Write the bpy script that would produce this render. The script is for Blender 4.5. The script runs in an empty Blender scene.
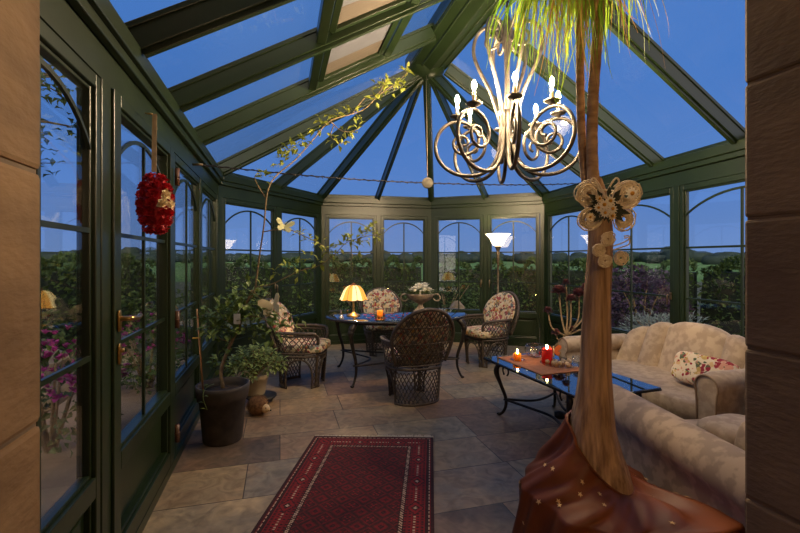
import bpy, bmesh, math, random
from math import sin, cos, pi, radians as R, sqrt, atan2, hypot, exp
from mathutils import Vector as V, Matrix

SC = bpy.context.scene
COL = SC.collection
random.seed(7)

# ------------------------------------------------------------------ camera, world, exposure
F_PX, HORIZON, EYE = 430.0, 259.0, 1.45
cam_data = bpy.data.cameras.new('camera')
cam_data.sensor_width = 36.0
cam_data.lens = F_PX / 800 * 36
cam_data.shift_y = -(266.5 - HORIZON) / 800
cam_data.clip_start = 0.05
cam_data.clip_end = 2000
cam = bpy.data.objects.new('camera', cam_data)
COL.objects.link(cam)
cam.location = (0, 0, EYE)
cam.rotation_euler = (pi / 2, 0, 0)
SC.camera = cam

SC.view_settings.view_transform = 'Standard'
SC.view_settings.look = 'None'
SC.view_settings.gamma = 1.0
SC.view_settings.use_curve_mapping = False
SC.view_settings.exposure = 0.0
SC.cycles.use_denoising = True
SC.cycles.transparent_max_bounces = 32
SC.cycles.max_bounces = 8
SC.cycles.sample_clamp_indirect = 6.0
SC.cycles.caustics_reflective = False
SC.cycles.caustics_refractive = False


def lin(c):
    c = c / 255.0
    return c / 12.92 if c <= 0.04045 else ((c + 0.055) / 1.055) ** 2.4


def rgb(r, g, b):
    return (lin(r), lin(g), lin(b), 1.0)


world = bpy.data.worlds.new('dusk_sky')
SC.world = world
world.use_nodes = True
wn = world.node_tree
wn.nodes.clear()
w_out = wn.nodes.new('ShaderNodeOutputWorld')
w_bg = wn.nodes.new('ShaderNodeBackground')
w_tc = wn.nodes.new('ShaderNodeTexCoord')
w_sep = wn.nodes.new('ShaderNodeSeparateXYZ')
w_ramp = wn.nodes.new('ShaderNodeValToRGB')
w_noise = wn.nodes.new('ShaderNodeTexNoise')
w_mix = wn.nodes.new('ShaderNodeMix')
w_mix.data_type = 'RGBA'
w_ramp.color_ramp.elements[0].position = 0.0
w_ramp.color_ramp.elements[0].color = rgb(110, 142, 198)
w_ramp.color_ramp.elements[1].position = 1.0
w_ramp.color_ramp.elements[1].color = rgb(70, 124, 200)
e_ = w_ramp.color_ramp.elements.new(0.12); e_.color = rgb(92, 134, 204)
e_ = w_ramp.color_ramp.elements.new(0.32); e_.color = rgb(74, 124, 200)
w_noise.inputs['Scale'].default_value = 2.2
w_noise.inputs['Detail'].default_value = 4
w_cl = wn.nodes.new('ShaderNodeMapRange')
w_cl.inputs['From Min'].default_value = 0.45
w_cl.inputs['From Max'].default_value = 0.8
w_cl.inputs['To Max'].default_value = 0.35
wn.links.new(w_tc.outputs['Generated'], w_sep.inputs[0])
wn.links.new(w_tc.outputs['Generated'], w_noise.inputs['Vector'])
wn.links.new(w_sep.outputs['Z'], w_ramp.inputs['Fac'])
wn.links.new(w_noise.outputs['Fac'], w_cl.inputs['Value'])
wn.links.new(w_cl.outputs[0], w_mix.inputs['Factor'])
wn.links.new(w_ramp.outputs['Color'], w_mix.inputs['A'])
w_mix.inputs['B'].default_value = rgb(112, 150, 212)
# afterglow added low behind the house, out of view, to brighten the hedges
w_dot = wn.nodes.new('ShaderNodeVectorMath'); w_dot.operation = 'DOT_PRODUCT'
w_dot.inputs[1].default_value = (0.15, -0.93, 0.34)
wn.links.new(w_tc.outputs['Generated'], w_dot.inputs[0])
w_gl = wn.nodes.new('ShaderNodeMapRange'); w_gl.interpolation_type = 'SMOOTHSTEP'
w_gl.inputs['From Min'].default_value = 0.25; w_gl.inputs['From Max'].default_value = 1.0
wn.links.new(w_dot.outputs['Value'], w_gl.inputs['Value'])
w_glow = wn.nodes.new('ShaderNodeMix'); w_glow.data_type = 'RGBA'
wn.links.new(w_gl.outputs[0], w_glow.inputs['Factor'])
wn.links.new(w_mix.outputs['Result'], w_glow.inputs['A'])
w_glow.inputs['B'].default_value = (2.6, 2.3, 1.9, 1)
wn.links.new(w_glow.outputs['Result'], w_bg.inputs['Color'])
w_bg.inputs['Strength'].default_value = 1.0
wn.links.new(w_bg.outputs[0], w_out.inputs['Surface'])

BULB, TORCH, TABLE_LAMP, CANDLE, BACK_FILL = 2300.0, 150.0, 60.0, 110.0, 110.0

# ------------------------------------------------------------------ mesh helpers

def at(px, py, Y):
    """a point of the place, Y metres in front of the camera, from its pixel"""
    return V(((px - 400) / F_PX * Y, Y, EYE - (py - HORIZON) / F_PX * Y))


class MB:
    def __init__(self):
        self.v, self.f, self.m, self.s = [], [], [], []
        self.cur = 0
        self.smooth = False

    def add(self, vs, fs, smooth=None):
        o = len(self.v)
        self.v.extend(V(p) for p in vs)
        for q in fs:
            self.f.append([i + o for i in q])
            self.m.append(self.cur)
            self.s.append(self.smooth if smooth is None else smooth)
        return self

    def box(self, lo, hi):
        x0, y0, z0 = lo
        x1, y1, z1 = hi
        vs = [(x0, y0, z0), (x1, y0, z0), (x1, y1, z0), (x0, y1, z0), (x0, y0, z1), (x1, y0, z1), (x1, y1, z1), (x0, y1, z1)]
        return self.add(vs, [(0, 3, 2, 1), (4, 5, 6, 7), (0, 1, 5, 4), (1, 2, 6, 5), (2, 3, 7, 6), (3, 0, 4, 7)], False)

    def prism(self, pts, z0, z1):
        n = len(pts)
        vs = [(p[0], p[1], z0) for p in pts] + [(p[0], p[1], z1) for p in pts]
        fs = [tuple(range(n - 1, -1, -1)), tuple(range(n, 2 * n))]
        fs += [(i, (i + 1) % n, n + (i + 1) % n, n + i) for i in range(n)]
        return self.add(vs, fs, False)

    def slab(self, pts, off):
        """a polygon thickened along the vector off"""
        n = len(pts)
        off = V(off)
        vs = [V(p) for p in pts] + [V(p) + off for p in pts]
        fs = [tuple(range(n - 1, -1, -1)), tuple(range(n, 2 * n))]
        fs += [(i, (i + 1) % n, n + (i + 1) % n, n + i) for i in range(n)]
        return self.add(vs, fs, False)

    def beam(self, a, b, w, h, drop=0.0):
        """a bar from a to b, w wide, h tall above the line a-b"""
        a, b = V(a), V(b)
        d = (b - a).normalized()
        side = d.cross(V((0, 0, 1)))
        if side.length < 1e-5:
            side = V((1, 0, 0))
        side = side.normalized() * (w / 2)
        up = side.cross(d).normalized()
        if up.z < 0:
            up = -up
        lo, hi = up * (-drop), up * h
        vs = [a - side + lo, a + side + lo, a + side + hi, a - side + hi, b - side + lo, b + side + lo, b + side + hi, b - side + hi]
        return self.add(vs, [(0, 1, 2, 3), (7, 6, 5, 4), (0, 4, 5, 1), (1, 5, 6, 2), (2, 6, 7, 3), (3, 7, 4, 0)], False)

    def tube(self, pts, r, n=8, cap=True, closed=False):
        pts = [V(p) for p in pts]
        k = len(pts)
        rs = r if isinstance(r, (list, tuple)) else [r] * k
        vs, fs = [], []
        nrm = None
        for i, p in enumerate(pts):
            if closed:
                t = pts[(i + 1) % k] - pts[i - 1]
            else:
                t = pts[min(i + 1, k - 1)] - pts[max(i - 1, 0)]
            if t.length < 1e-9:
                t = V((0, 0, 1))
            t.normalize()
            if nrm is None:
                a = V((0, 0, 1)) if abs(t.z) < 0.9 else V((1, 0, 0))
                nrm = t.cross(a).normalized()
            else:
                nrm = nrm - t * nrm.dot(t)
                if nrm.length < 1e-6:
                    nrm = t.orthogonal()
                nrm.normalize()
            b = t.cross(nrm)
            for j in range(n):
                a = 2 * pi * j / n
                vs.append(p + (nrm * cos(a) + b * sin(a)) * rs[i])
        for i in range(k if closed else k - 1):
            i2 = (i + 1) % k
            for j in range(n):
                fs.append((i * n + j, i * n + (j + 1) % n, i2 * n + (j + 1) % n, i2 * n + j))
        if cap and not closed:
            fs.append(tuple(range(n - 1, -1, -1)))
            fs.append(tuple(range((k - 1) * n, k * n)))
        return self.add(vs, fs, True)

    def lathe(self, prof, n=24, c=(0, 0, 0), sx=1.0, sy=1.0, wob=None):
        """prof: list of (r, z)"""
        vs, fs = [], []
        cx, cy, cz = c
        for (r, z) in prof:
            for j in range(n):
                a = 2 * pi * j / n
                rr = r * (wob(a, z) if wob else 1)
                vs.append((cx + rr * cos(a) * sx, cy + rr * sin(a) * sy, cz + z))
        for i in range(len(prof) - 1):
            for j in range(n):
                fs.append((i * n + j, i * n + (j + 1) % n, (i + 1) * n + (j + 1) % n, (i + 1) * n + j))
        if prof[0][0] > 1e-4:
            fs.append(tuple(range(n - 1, -1, -1)))
        if prof[-1][0] > 1e-4:
            k = (len(prof) - 1) * n
            fs.append(tuple(range(k, k + n)))
        return self.add(vs, fs, True)

    def ball(self, c, r, n=10, m=7, fn=None):
        if not isinstance(r, (list, tuple)):
            r = (r, r, r)
        c = V(c)
        vs, fs = [], []
        for i in range(m + 1):
            t = pi * i / m
            for j in range(n):
                a = 2 * pi * j / n
                d = V((sin(t) * cos(a), sin(t) * sin(a), -cos(t)))
                k = fn(d) if fn else 1
                vs.append(c + V((d.x * r[0], d.y * r[1], d.z * r[2])) * k)
        for i in range(m):
            for j in range(n):
                fs.append((i * n + j, i * n + (j + 1) % n, (i + 1) * n + (j + 1) % n, (i + 1) * n + j))
        return self.add(vs, fs, True)

    def pillow(self, c, size, e=0.35, n=20, m=14, M=None, fn=None):
        """a rounded box (superellipsoid); e small = boxier"""
        c = V(c)
        sg = lambda x, p: math.copysign(abs(x) ** p, x)
        vs, fs = [], []
        for i in range(m + 1):
            t = -pi / 2 + pi * i / m
            for j in range(n):
                a = 2 * pi * j / n
                p = V((sg(cos(t), e) * sg(cos(a), e) * size[0] / 2, sg(cos(t), e) * sg(sin(a), e) * size[1] / 2, sg(sin(t), e) * size[2] / 2))
                if fn:
                    p = fn(p)
                if M is not None:
                    p = M @ p
                vs.append(c + p)
        for i in range(m):
            for j in range(n):
                fs.append((i * n + j, i * n + (j + 1) % n, (i + 1) * n + (j + 1) % n, (i + 1) * n + j))
        return self.add(vs, fs, True)

    def grid(self, fn, nu, nv, wrap_u=False):
        vs = [fn(i / nu, j / nv) for j in range(nv + 1) for i in range(nu if wrap_u else nu + 1)]
        w = nu if wrap_u else nu + 1
        fs = []
        for j in range(nv):
            for i in range(nu):
                i2 = (i + 1) % w
                fs.append((j * w + i, j * w + i2, (j + 1) * w + i2, (j + 1) * w + i))
        return self.add(vs, fs, True)

    def leaf(self, p, d, up, L, W, fold=0.25, droop=0.2):
        p, d = V(p), V(d).normalized()
        s = d.cross(V(up))
        if s.length < 1e-4:
            s = d.orthogonal()
        s.normalize()
        u = s.cross(d).normalized()
        a = p + d * (L * .45) + s * (W / 2) + u * (W * fold)
        b = p + d * (L * .45) - s * (W / 2) + u * (W * fold)
        m_ = p + d * (L * .5)
        t = p + d * L - u * (L * droop)
        return self.add([p, a, t, b, m_], [(0, 4, 1), (1, 4, 2), (0, 3, 4), (3, 2, 4)], False)

    def xform(self, M, start=0):
        for i in range(start, len(self.v)):
            self.v[i] = M @ self.v[i]
        return self

    def build(self, name, mats, parent=None, solid=None, subsurf=0, bevel=0.0, recalc=True):
        me = bpy.data.meshes.new(name)
        me.from_pydata([tuple(p) for p in self.v], [], self.f)
        if not isinstance(mats, (list, tuple)):
            mats = [mats]
        for m in mats:
            me.materials.append(m)
        for p, mi, s in zip(me.polygons, self.m, self.s):
            p.material_index = mi
            p.use_smooth = s
        if recalc:
            bm = bmesh.new()
            bm.from_mesh(me)
            bmesh.ops.recalc_face_normals(bm, faces=bm.faces)
            bm.to_mesh(me)
            bm.free()
        o = bpy.data.objects.new(name, me)
        COL.objects.link(o)
        if parent is not None:
            o.parent = parent
        if solid:
            md = o.modifiers.new('thick', 'SOLIDIFY')
            md.thickness = solid
            md.offset = 0
        if bevel:
            md = o.modifiers.new('edge', 'BEVEL')
            md.width = bevel
            md.segments = 2
            md.limit_method = 'ANGLE'
        if subsurf:
            md = o.modifiers.new('round', 'SUBSURF')
            md.levels = subsurf
            md.render_levels = subsurf
        return o


def tag(o, label=None, cat=None, group=None, kind=None):
    if label: o['label'] = label
    if cat: o['category'] = cat
    if group: o['group'] = group
    if kind: o['kind'] = kind
    return o


def thing(name, label, cat, loc=(0, 0, 0), rz=0.0, group=None):
    o = bpy.data.objects.new(name, None)
    o.empty_display_size = 0.1
    COL.objects.link(o)
    o.location = loc
    o.rotation_euler = (0, 0, rz)
    return tag(o, label, cat, group)


def struct(name, label=None, loc=(0, 0, 0), rz=0.0):
    o = bpy.data.objects.new(name, None)
    o.empty_display_size = 0.1
    COL.objects.link(o)
    o.location = loc
    o.rotation_euler = (0, 0, rz)
    o['kind'] = 'structure'
    if label: o['label'] = label
    return o


def copy_thing(root, loc, rz, label, group=None):
    r = root.copy(); COL.objects.link(r)
    r.location = loc; r.rotation_euler = (0, 0, rz)
    r['label'] = label
    if group: r['group'] = group
    for ch in list(root.children):
        c = ch.copy(); COL.objects.link(c); c.parent = r
        for g in list(ch.children):
            d = g.copy(); COL.objects.link(d); d.parent = c
    return r


def arc(cx, cy, r, a0, a1, n):
    return [(cx + r * cos(a0 + (a1 - a0) * i / n), cy + r * sin(a0 + (a1 - a0) * i / n)) for i in range(n + 1)]


def smooth_path(pts, n=6):
    """Catmull-Rom through the points"""
    pts = [V(p) for p in pts]
    P = [pts[0] * 2 - pts[1]] + pts + [pts[-1] * 2 - pts[-2]]
    out = []
    for i in range(1, len(P) - 2):
        p0, p1, p2, p3 = P[i - 1], P[i], P[i + 1], P[i + 2]
        for k in range(n):
            t = k / n
            out.append(0.5 * ((2 * p1) + (p2 - p0) * t + (2 * p0 - 5 * p1 + 4 * p2 - p3) * t * t + (3 * p1 - p0 - 3 * p2 + p3) * t ** 3))
    out.append(pts[-1])
    return out


# ------------------------------------------------------------------ materials

def new_mat(name):
    m = bpy.data.materials.new(name)
    m.use_nodes = True
    nt = m.node_tree
    nt.nodes.clear()
    out = nt.nodes.new('ShaderNodeOutputMaterial')
    return m, nt, out


def mat(name, c1, c2=None, rough=0.5, metal=0.0, scale=8.0, detail=4.0, bump=0.0, bump_scale=None, stretch=None, lo=0.35, hi=0.65,
        sheen=0.0, trans=0.0, spec=0.5, coat=0.0, coord='Object'):
    m, nt, out = new_mat(name)
    b = nt.nodes.new('ShaderNodeBsdfPrincipled')
    b.inputs['Roughness'].default_value = rough
    b.inputs['Metallic'].default_value = metal
    b.inputs['Specular IOR Level'].default_value = spec
    b.inputs['Coat Weight'].default_value = coat
    b.inputs['Sheen Weight'].default_value = sheen
    c2 = c2 or tuple(min(1, x * 1.35) for x in c1[:3]) + (1,)
    tc = nt.nodes.new('ShaderNodeTexCoord')
    mp = nt.nodes.new('ShaderNodeMapping')
    if stretch: mp.inputs['Scale'].default_value = stretch
    nz = nt.nodes.new('ShaderNodeTexNoise')
    nz.inputs['Scale'].default_value = scale
    nz.inputs['Detail'].default_value = detail
    rp = nt.nodes.new('ShaderNodeValToRGB')
    rp.color_ramp.elements[0].position = lo
    rp.color_ramp.elements[1].position = hi
    rp.color_ramp.elements[0].color = c1
    rp.color_ramp.elements[1].color = c2
    L = nt.links.new
    L(tc.outputs[coord], mp.inputs[0])
    L(mp.outputs[0], nz.inputs['Vector'])
    L(nz.outputs['Fac'], rp.inputs['Fac'])
    L(rp.outputs['Color'], b.inputs['Base Color'])
    if bump:
        bp = nt.nodes.new('ShaderNodeBump')
        bp.inputs['Strength'].default_value = bump
        bp.inputs['Distance'].default_value = 0.01
        if bump_scale:
            n2 = nt.nodes.new('ShaderNodeTexNoise')
            n2.inputs['Scale'].default_value = bump_scale
            n2.inputs['Detail'].default_value = 5
            L(mp.outputs[0], n2.inputs['Vector'])
            L(n2.outputs['Fac'], bp.inputs['Height'])
        else:
            L(nz.outputs['Fac'], bp.inputs['Height'])
        L(bp.outputs[0], b.inputs['Normal'])
    if trans:
        tl = nt.nodes.new('ShaderNodeBsdfTranslucent')
        mx = nt.nodes.new('ShaderNodeMixShader')
        mx.inputs[0].default_value = trans
        L(rp.outputs['Color'], tl.inputs['Color'])
        L(b.outputs[0], mx.inputs[1]); L(tl.outputs[0], mx.inputs[2])
        L(mx.outputs[0], out.inputs['Surface'])
    else:
        L(b.outputs[0], out.inputs['Surface'])
    return m


def emit_mat(name, color, strength):
    m, nt, out = new_mat(name)
    e = nt.nodes.new('ShaderNodeEmission')
    e.inputs['Color'].default_value = color
    e.inputs['Strength'].default_value = strength
    nt.links.new(e.outputs[0], out.inputs['Surface'])
    return m


def glass_mat(name, f0, tint=(1, 1, 1, 1), rough=0.0, dirt=0.0):
    """clear sheet glass: lets light straight through and reflects by its angle (Schlick)"""
    m, nt, out = new_mat(name)
    L = nt.links.new
    g = nt.nodes.new('ShaderNodeNewGeometry')
    dot = nt.nodes.new('ShaderNodeVectorMath'); dot.operation = 'DOT_PRODUCT'
    L(g.outputs['Normal'], dot.inputs[0]); L(g.outputs['Incoming'], dot.inputs[1])
    def mth(op, a, b=None):
        n = nt.nodes.new('ShaderNodeMath'); n.operation = op
        for i, x in enumerate((a, b)):
            if x is None: continue
            if isinstance(x, (int, float)): n.inputs[i].default_value = x
            else: L(x, n.inputs[i])
        return n.outputs[0]
    c = mth('ABSOLUTE', dot.outputs['Value'])
    k = mth('POWER', mth('SUBTRACT', 1.0, c), 5.0)
    fac = mth('ADD', mth('MULTIPLY', k, 1 - f0), f0)
    t = nt.nodes.new('ShaderNodeBsdfTransparent'); t.inputs['Color'].default_value = tint
    gl = nt.nodes.new('ShaderNodeBsdfGlossy'); gl.inputs['Roughness'].default_value = rough
    mx = nt.nodes.new('ShaderNodeMixShader')
    L(fac, mx.inputs[0]); L(t.outputs[0], mx.inputs[1]); L(gl.outputs[0], mx.inputs[2])
    L(mx.outputs[0], out.inputs['Surface'])
    return m


def floral_mat(name, base, spots, scale=22.0, rough=0.85, thresh=0.36):
    m, nt, out = new_mat(name)
    L = nt.links.new
    b = nt.nodes.new('ShaderNodeBsdfPrincipled'); b.inputs['Roughness'].default_value = rough
    tc = nt.nodes.new('ShaderNodeTexCoord')
    nz = nt.nodes.new('ShaderNodeTexNoise'); nz.inputs['Scale'].default_value = scale * .9
    mxv = nt.nodes.new('ShaderNodeMix'); mxv.data_type = 'VECTOR'; mxv.inputs['Factor'].default_value = 0.06
    L(tc.outputs['Object'], nz.inputs['Vector'])
    L(tc.outputs['Object'], mxv.inputs['A']); L(nz.outputs['Color'], mxv.inputs['B'])
    col = None
    for i, (sc, th) in enumerate(((scale, thresh), (scale * 1.9, thresh * .8))):
        vo = nt.nodes.new('ShaderNodeTexVoronoi'); vo.inputs['Scale'].default_value = sc
        L(mxv.outputs['Result'], vo.inputs['Vector'])
        sp = nt.nodes.new('ShaderNodeSeparateColor'); L(vo.outputs['Color'], sp.inputs[0])
        rp = nt.nodes.new('ShaderNodeValToRGB'); rp.color_ramp.interpolation = 'CONSTANT'
        cols = [base] + spots if i == 0 else [base, base] + spots[::-1]
        while len(rp.color_ramp.elements) < len(cols): rp.color_ramp.elements.new(0.5)
        for k, c in enumerate(cols):
            rp.color_ramp.elements[k].position = k / len(cols); rp.color_ramp.elements[k].color = c
        L(sp.outputs[0], rp.inputs['Fac'])
        mr = nt.nodes.new('ShaderNodeMapRange'); mr.inputs['From Min'].default_value = th; mr.inputs['From Max'].default_value = th + .08
        mr.inputs['To Min'].default_value = 1; mr.inputs['To Max'].default_value = 0
        L(vo.outputs['Distance'], mr.inputs['Value'])
        mx = nt.nodes.new('ShaderNodeMix'); mx.data_type = 'RGBA'
        L(mr.outputs[0], mx.inputs['Factor'])
        if col is None: mx.inputs['A'].default_value = base
        else: L(col, mx.inputs['A'])
        L(rp.outputs['Color'], mx.inputs['B'])
        col = mx.outputs['Result']
    L(col, b.inputs['Base Color'])
    L(b.outputs[0], out.inputs['Surface'])
    return m


def slate_mat(name):
    m, nt, out = new_mat(name)
    L = nt.links.new
    b = nt.nodes.new('ShaderNodeBsdfPrincipled'); b.inputs['Roughness'].default_value = 0.5
    b.inputs['Specular IOR Level'].default_value = 0.45
    tc = nt.nodes.new('ShaderNodeTexCoord')
    mp = nt.nodes.new('ShaderNodeMapping'); mp.inputs['Rotation'].default_value = (0, 0, -R(15.6))
    nz = nt.nodes.new('ShaderNodeTexNoise'); nz.inputs['Scale'].default_value = 2.5; nz.inputs['Detail'].default_value = 8; nz.inputs['Roughness'].default_value = .65
    br = nt.nodes.new('ShaderNodeTexBrick')
    br.offset = 0.37; br.squash = 0.75; br.squash_frequency = 3
    br.inputs['Scale'].default_value = 1.0
    br.inputs['Brick Width'].default_value = 0.78; br.inputs['Row Height'].default_value = 0.46
    br.inputs['Mortar Size'].default_value = 0.004; br.inputs['Mortar Smooth'].default_value = 0.3
    br.inputs['Color1'].default_value = (0, 0, 0, 1); br.inputs['Color2'].default_value = (1, 1, 1, 1)
    br.inputs['Mortar'].default_value = (0.5, 0.5, 0.5, 1)
    L(tc.outputs['Object'], mp.inputs[0]); L(mp.outputs[0], br.inputs['Vector']); L(mp.outputs[0], nz.inputs['Vector'])
    rp = nt.nodes.new('ShaderNodeValToRGB')
    cols = [(0.0, rgb(98, 86, 74)), (0.22, rgb(146, 114, 88)), (0.42, rgb(152, 134, 106)), (0.62, rgb(172, 138, 100)), (0.82, rgb(126, 118, 104)), (1.0, rgb(184, 160, 122))]
    while len(rp.color_ramp.elements) < len(cols): rp.color_ramp.elements.new(.5)
    for k, (p, c) in enumerate(cols):
        rp.color_ramp.elements[k].position = p; rp.color_ramp.elements[k].color = c
    sp = nt.nodes.new('ShaderNodeSeparateColor'); L(br.outputs['Color'], sp.inputs[0])
    ad = nt.nodes.new('ShaderNodeMath'); ad.operation = 'MULTIPLY_ADD'; ad.inputs[1].default_value = 0.5; ad.inputs[2].default_value = -0.25
    L(nz.outputs['Fac'], ad.inputs[0])
    a2 = nt.nodes.new('ShaderNodeMath'); a2.operation = 'ADD'; a2.use_clamp = True
    L(sp.outputs[0], a2.inputs[0]); L(ad.outputs[0], a2.inputs[1])
    L(a2.outputs[0], rp.inputs['Fac'])
    # veins and cloudy stains of the stone itself
    n2 = nt.nodes.new('ShaderNodeTexNoise'); n2.inputs['Scale'].default_value = 9; n2.inputs['Detail'].default_value = 8; n2.inputs['Distortion'].default_value = 1.5
    L(mp.outputs[0], n2.inputs['Vector'])
    mr = nt.nodes.new('ShaderNodeMapRange'); mr.inputs['From Min'].default_value = .3; mr.inputs['From Max'].default_value = .7
    mr.inputs['To Min'].default_value = .62; mr.inputs['To Max'].default_value = 1.2
    L(n2.outputs['Fac'], mr.inputs['Value'])
    mul = nt.nodes.new('ShaderNodeMix'); mul.data_type = 'RGBA'; mul.blend_type = 'MULTIPLY'; mul.inputs['Factor'].default_value = 1
    L(rp.outputs['Color'], mul.inputs['A']); L(mr.outputs[0], mul.inputs['B'])
    mo = nt.nodes.new('ShaderNodeMix'); mo.data_type = 'RGBA'
    L(br.outputs['Fac'], mo.inputs['Factor']); L(mul.outputs['Result'], mo.inputs['A']); mo.inputs['B'].default_value = rgb(62, 56, 52)
    L(mo.outputs['Result'], b.inputs['Base Color'])
    bp = nt.nodes.new('ShaderNodeBump'); bp.inputs['Strength'].default_value = .45; bp.inputs['Distance'].default_value = .01
    sb = nt.nodes.new('ShaderNodeMath'); sb.operation = 'SUBTRACT'
    L(nz.outputs['Fac'], sb.inputs[0]); L(br.outputs['Fac'], sb.inputs[1])
    L(sb.outputs[0], bp.inputs['Height']); L(bp.outputs[0], b.inputs['Normal'])
    L(b.outputs[0], out.inputs['Surface'])
    return m


M = {}
M['green'] = mat('green_paint', rgb(25, 38, 18), rgb(30, 44, 22), rough=.34, scale=3, bump=.02, bump_scale=40)
M['glass'] = glass_mat('window_glass', 0.06)
M['roofglass'] = glass_mat('roof_glass', 0.03)
M['tableglass'] = glass_mat('table_glass', 0.30, tint=(.30, .36, .40, 1))
M['clearglass'] = glass_mat('clear_glass', 0.06, tint=(.94, .95, .95, 1))
M['slate'] = slate_mat('slate_floor')
M['stone'] = mat('sandstone', rgb(108, 82, 54), rgb(140, 110, 76), rough=.85, scale=3.5, detail=9, bump=.5, bump_scale=22, stretch=(1, 1, 2.2), lo=.3, hi=.7)
M['stone_dark'] = mat('brown_sandstone', rgb(86, 70, 55), rgb(116, 96, 75), rough=.8, scale=2.6, detail=10, bump=.4, bump_scale=26, stretch=(1, 1, 2.6), lo=.3, hi=.7)
M['plaster'] = mat('plaster', rgb(205, 188, 160), rgb(214, 198, 170), rough=.9, scale=4)
M['iron'] = mat('black_iron', rgb(40, 36, 34), rgb(58, 52, 48), rough=.42, metal=.6, scale=20, bump=.15, bump_scale=60)
M['brass'] = mat('brass', rgb(196, 156, 92), rgb(214, 174, 110), rough=.28, metal=1.0, scale=10)
M['bronze'] = mat('antique_bronze', rgb(112, 96, 76), rgb(150, 132, 106), rough=.38, metal=.75, scale=16)
M['pewter'] = mat('pewter_metal', rgb(84, 78, 72), rgb(112, 105, 97), rough=.45, metal=.75, scale=14)
M['wicker'] = mat('dark_wicker', rgb(54, 45, 38), rgb(82, 69, 58), rough=.55, scale=60, bump=.3, bump_scale=160)
M['wicker_pale'] = mat('pale_twine', rgb(224, 206, 174), rgb(242, 228, 202), rough=.9, scale=60)
M['floral'] = floral_mat('floral_cotton', rgb(198, 182, 154), [rgb(140, 46, 50), rgb(190, 168, 130), rgb(108, 110, 86), rgb(170, 128, 76), rgb(150, 72, 76), rgb(96, 100, 104), rgb(200, 184, 150), rgb(92, 84, 70)], 17, thresh=.58)
M['floral_rose'] = floral_mat('rose_cotton', rgb(222, 206, 178), [rgb(150, 34, 52), rgb(214, 180, 128), rgb(86, 96, 66), rgb(206, 150, 128), rgb(226, 214, 190), rgb(190, 160, 90)], 19, thresh=.5)
M['sofa'] = mat('damask_upholstery', rgb(162, 142, 120), rgb(182, 162, 138), rough=.78, scale=16, detail=3, lo=.44, hi=.56, sheen=.1)
M['sofa2'] = mat('damask_upholstery_grey', rgb(146, 126, 106), rgb(172, 150, 126), rough=.76, scale=14, detail=3, lo=.46, hi=.54, sheen=.1)
M['piping'] = mat('piping', rgb(140, 118, 94), rough=.8)
M['bark'] = mat('palm_bark', rgb(132, 100, 70), rgb(206, 168, 126), rough=.9, scale=16, detail=10, bump=1.0, bump_scale=50, stretch=(3, 3, .22), lo=.3, hi=.7)
M['bark_young'] = mat('young_bark', rgb(150, 116, 82), rgb(194, 160, 122), rough=.85, scale=12, detail=6, bump=.6, bump_scale=50, stretch=(1, 1, 3))
M['palmleaf'] = mat('palm_leaf', rgb(104, 146, 36), rgb(176, 200, 68), rough=.5, scale=3, trans=.45)
M['dryleaf'] = mat('dry_palm_leaf', rgb(170, 128, 72), rgb(200, 160, 100), rough=.7, scale=4, trans=.3)
M['plaque'] = mat('weathered_ivory', rgb(72, 67, 58), rgb(92, 86, 74), rough=.8, scale=40)
M['leaf'] = mat('leaf_green', rgb(80, 104, 44), rgb(122, 140, 66), rough=.45, scale=9, trans=.2)
M['vineleaf'] = mat('vine_leaf', rgb(126, 138, 48), rgb(176, 180, 76), rough=.5, scale=9, trans=.35)
M['bushleaf'] = mat('bush_leaf', rgb(76, 98, 50), rgb(128, 142, 78), rough=.5, scale=12, trans=.2)
M['stem'] = mat('stem_brown', rgb(110, 92, 66), rgb(146, 122, 88), rough=.85, scale=30)
M['aeonium'] = mat('purple_rosette', rgb(78, 44, 50), rgb(118, 70, 74), rough=.5, scale=14)
M['hedgeleaf'] = mat('hedge_leaf', rgb(48, 72, 30), rgb(86, 108, 48), rough=.7, scale=2.5, trans=.15)
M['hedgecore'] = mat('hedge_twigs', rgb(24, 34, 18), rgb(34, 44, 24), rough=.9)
M['tree_far'] = mat('far_tree', rgb(48, 60, 58), rgb(60, 72, 66), rough=1, scale=.2, spec=0)
M['field'] = mat('meadow', rgb(90, 120, 74), rgb(110, 138, 90), rough=1, scale=.05, detail=6, spec=0)
M['soil'] = mat('garden_ground', rgb(50, 56, 36), rgb(84, 84, 56), rough=1, scale=1.3, detail=8, bump=.5)
M['paving'] = mat('terrace_paving', rgb(120, 98, 76), rgb(164, 138, 108), rough=.85, scale=1.5, detail=8)
M['rock'] = mat('garden_rock', rgb(128, 112, 90), rgb(176, 156, 126), rough=.95, scale=4, detail=8, bump=.6)
M['magenta'] = mat('magenta_flower', rgb(150, 36, 120), rgb(206, 76, 168), rough=.7, scale=10, trans=.2)
M['smokebush'] = mat('purple_leaf', rgb(48, 36, 54), rgb(86, 64, 92), rough=.6, scale=5, trans=.15)
M['lavender'] = mat('grey_leaf', rgb(104, 122, 120), rgb(140, 154, 150), rough=.8, scale=8)
M['terracotta_dark'] = mat('dark_pot', rgb(64, 58, 54), rgb(82, 74, 68), rough=.7, scale=12, bump=.1)
M['cream_pot'] = mat('cream_pot', rgb(176, 158, 128), rgb(196, 178, 148), rough=.6, scale=9)
M['potsoil'] = mat('potting_soil', rgb(44, 34, 26), rgb(74, 58, 42), rough=1, scale=40, bump=.8)
M['rust'] = mat('rust_satin', rgb(98, 48, 20), rgb(122, 64, 30), rough=.5, spec=.3, scale=5, bump=.1, bump_scale=14)
M['gold'] = mat('gold_thread', rgb(206, 166, 110), rough=.5, metal=.3)
M['red'] = mat('red_petal', rgb(150, 16, 30), rgb(206, 36, 48), rough=.6, scale=24, trans=.1)
M['white'] = mat('white_petal', rgb(232, 224, 206), rgb(244, 238, 224), rough=.7, scale=16, trans=.15)
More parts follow.
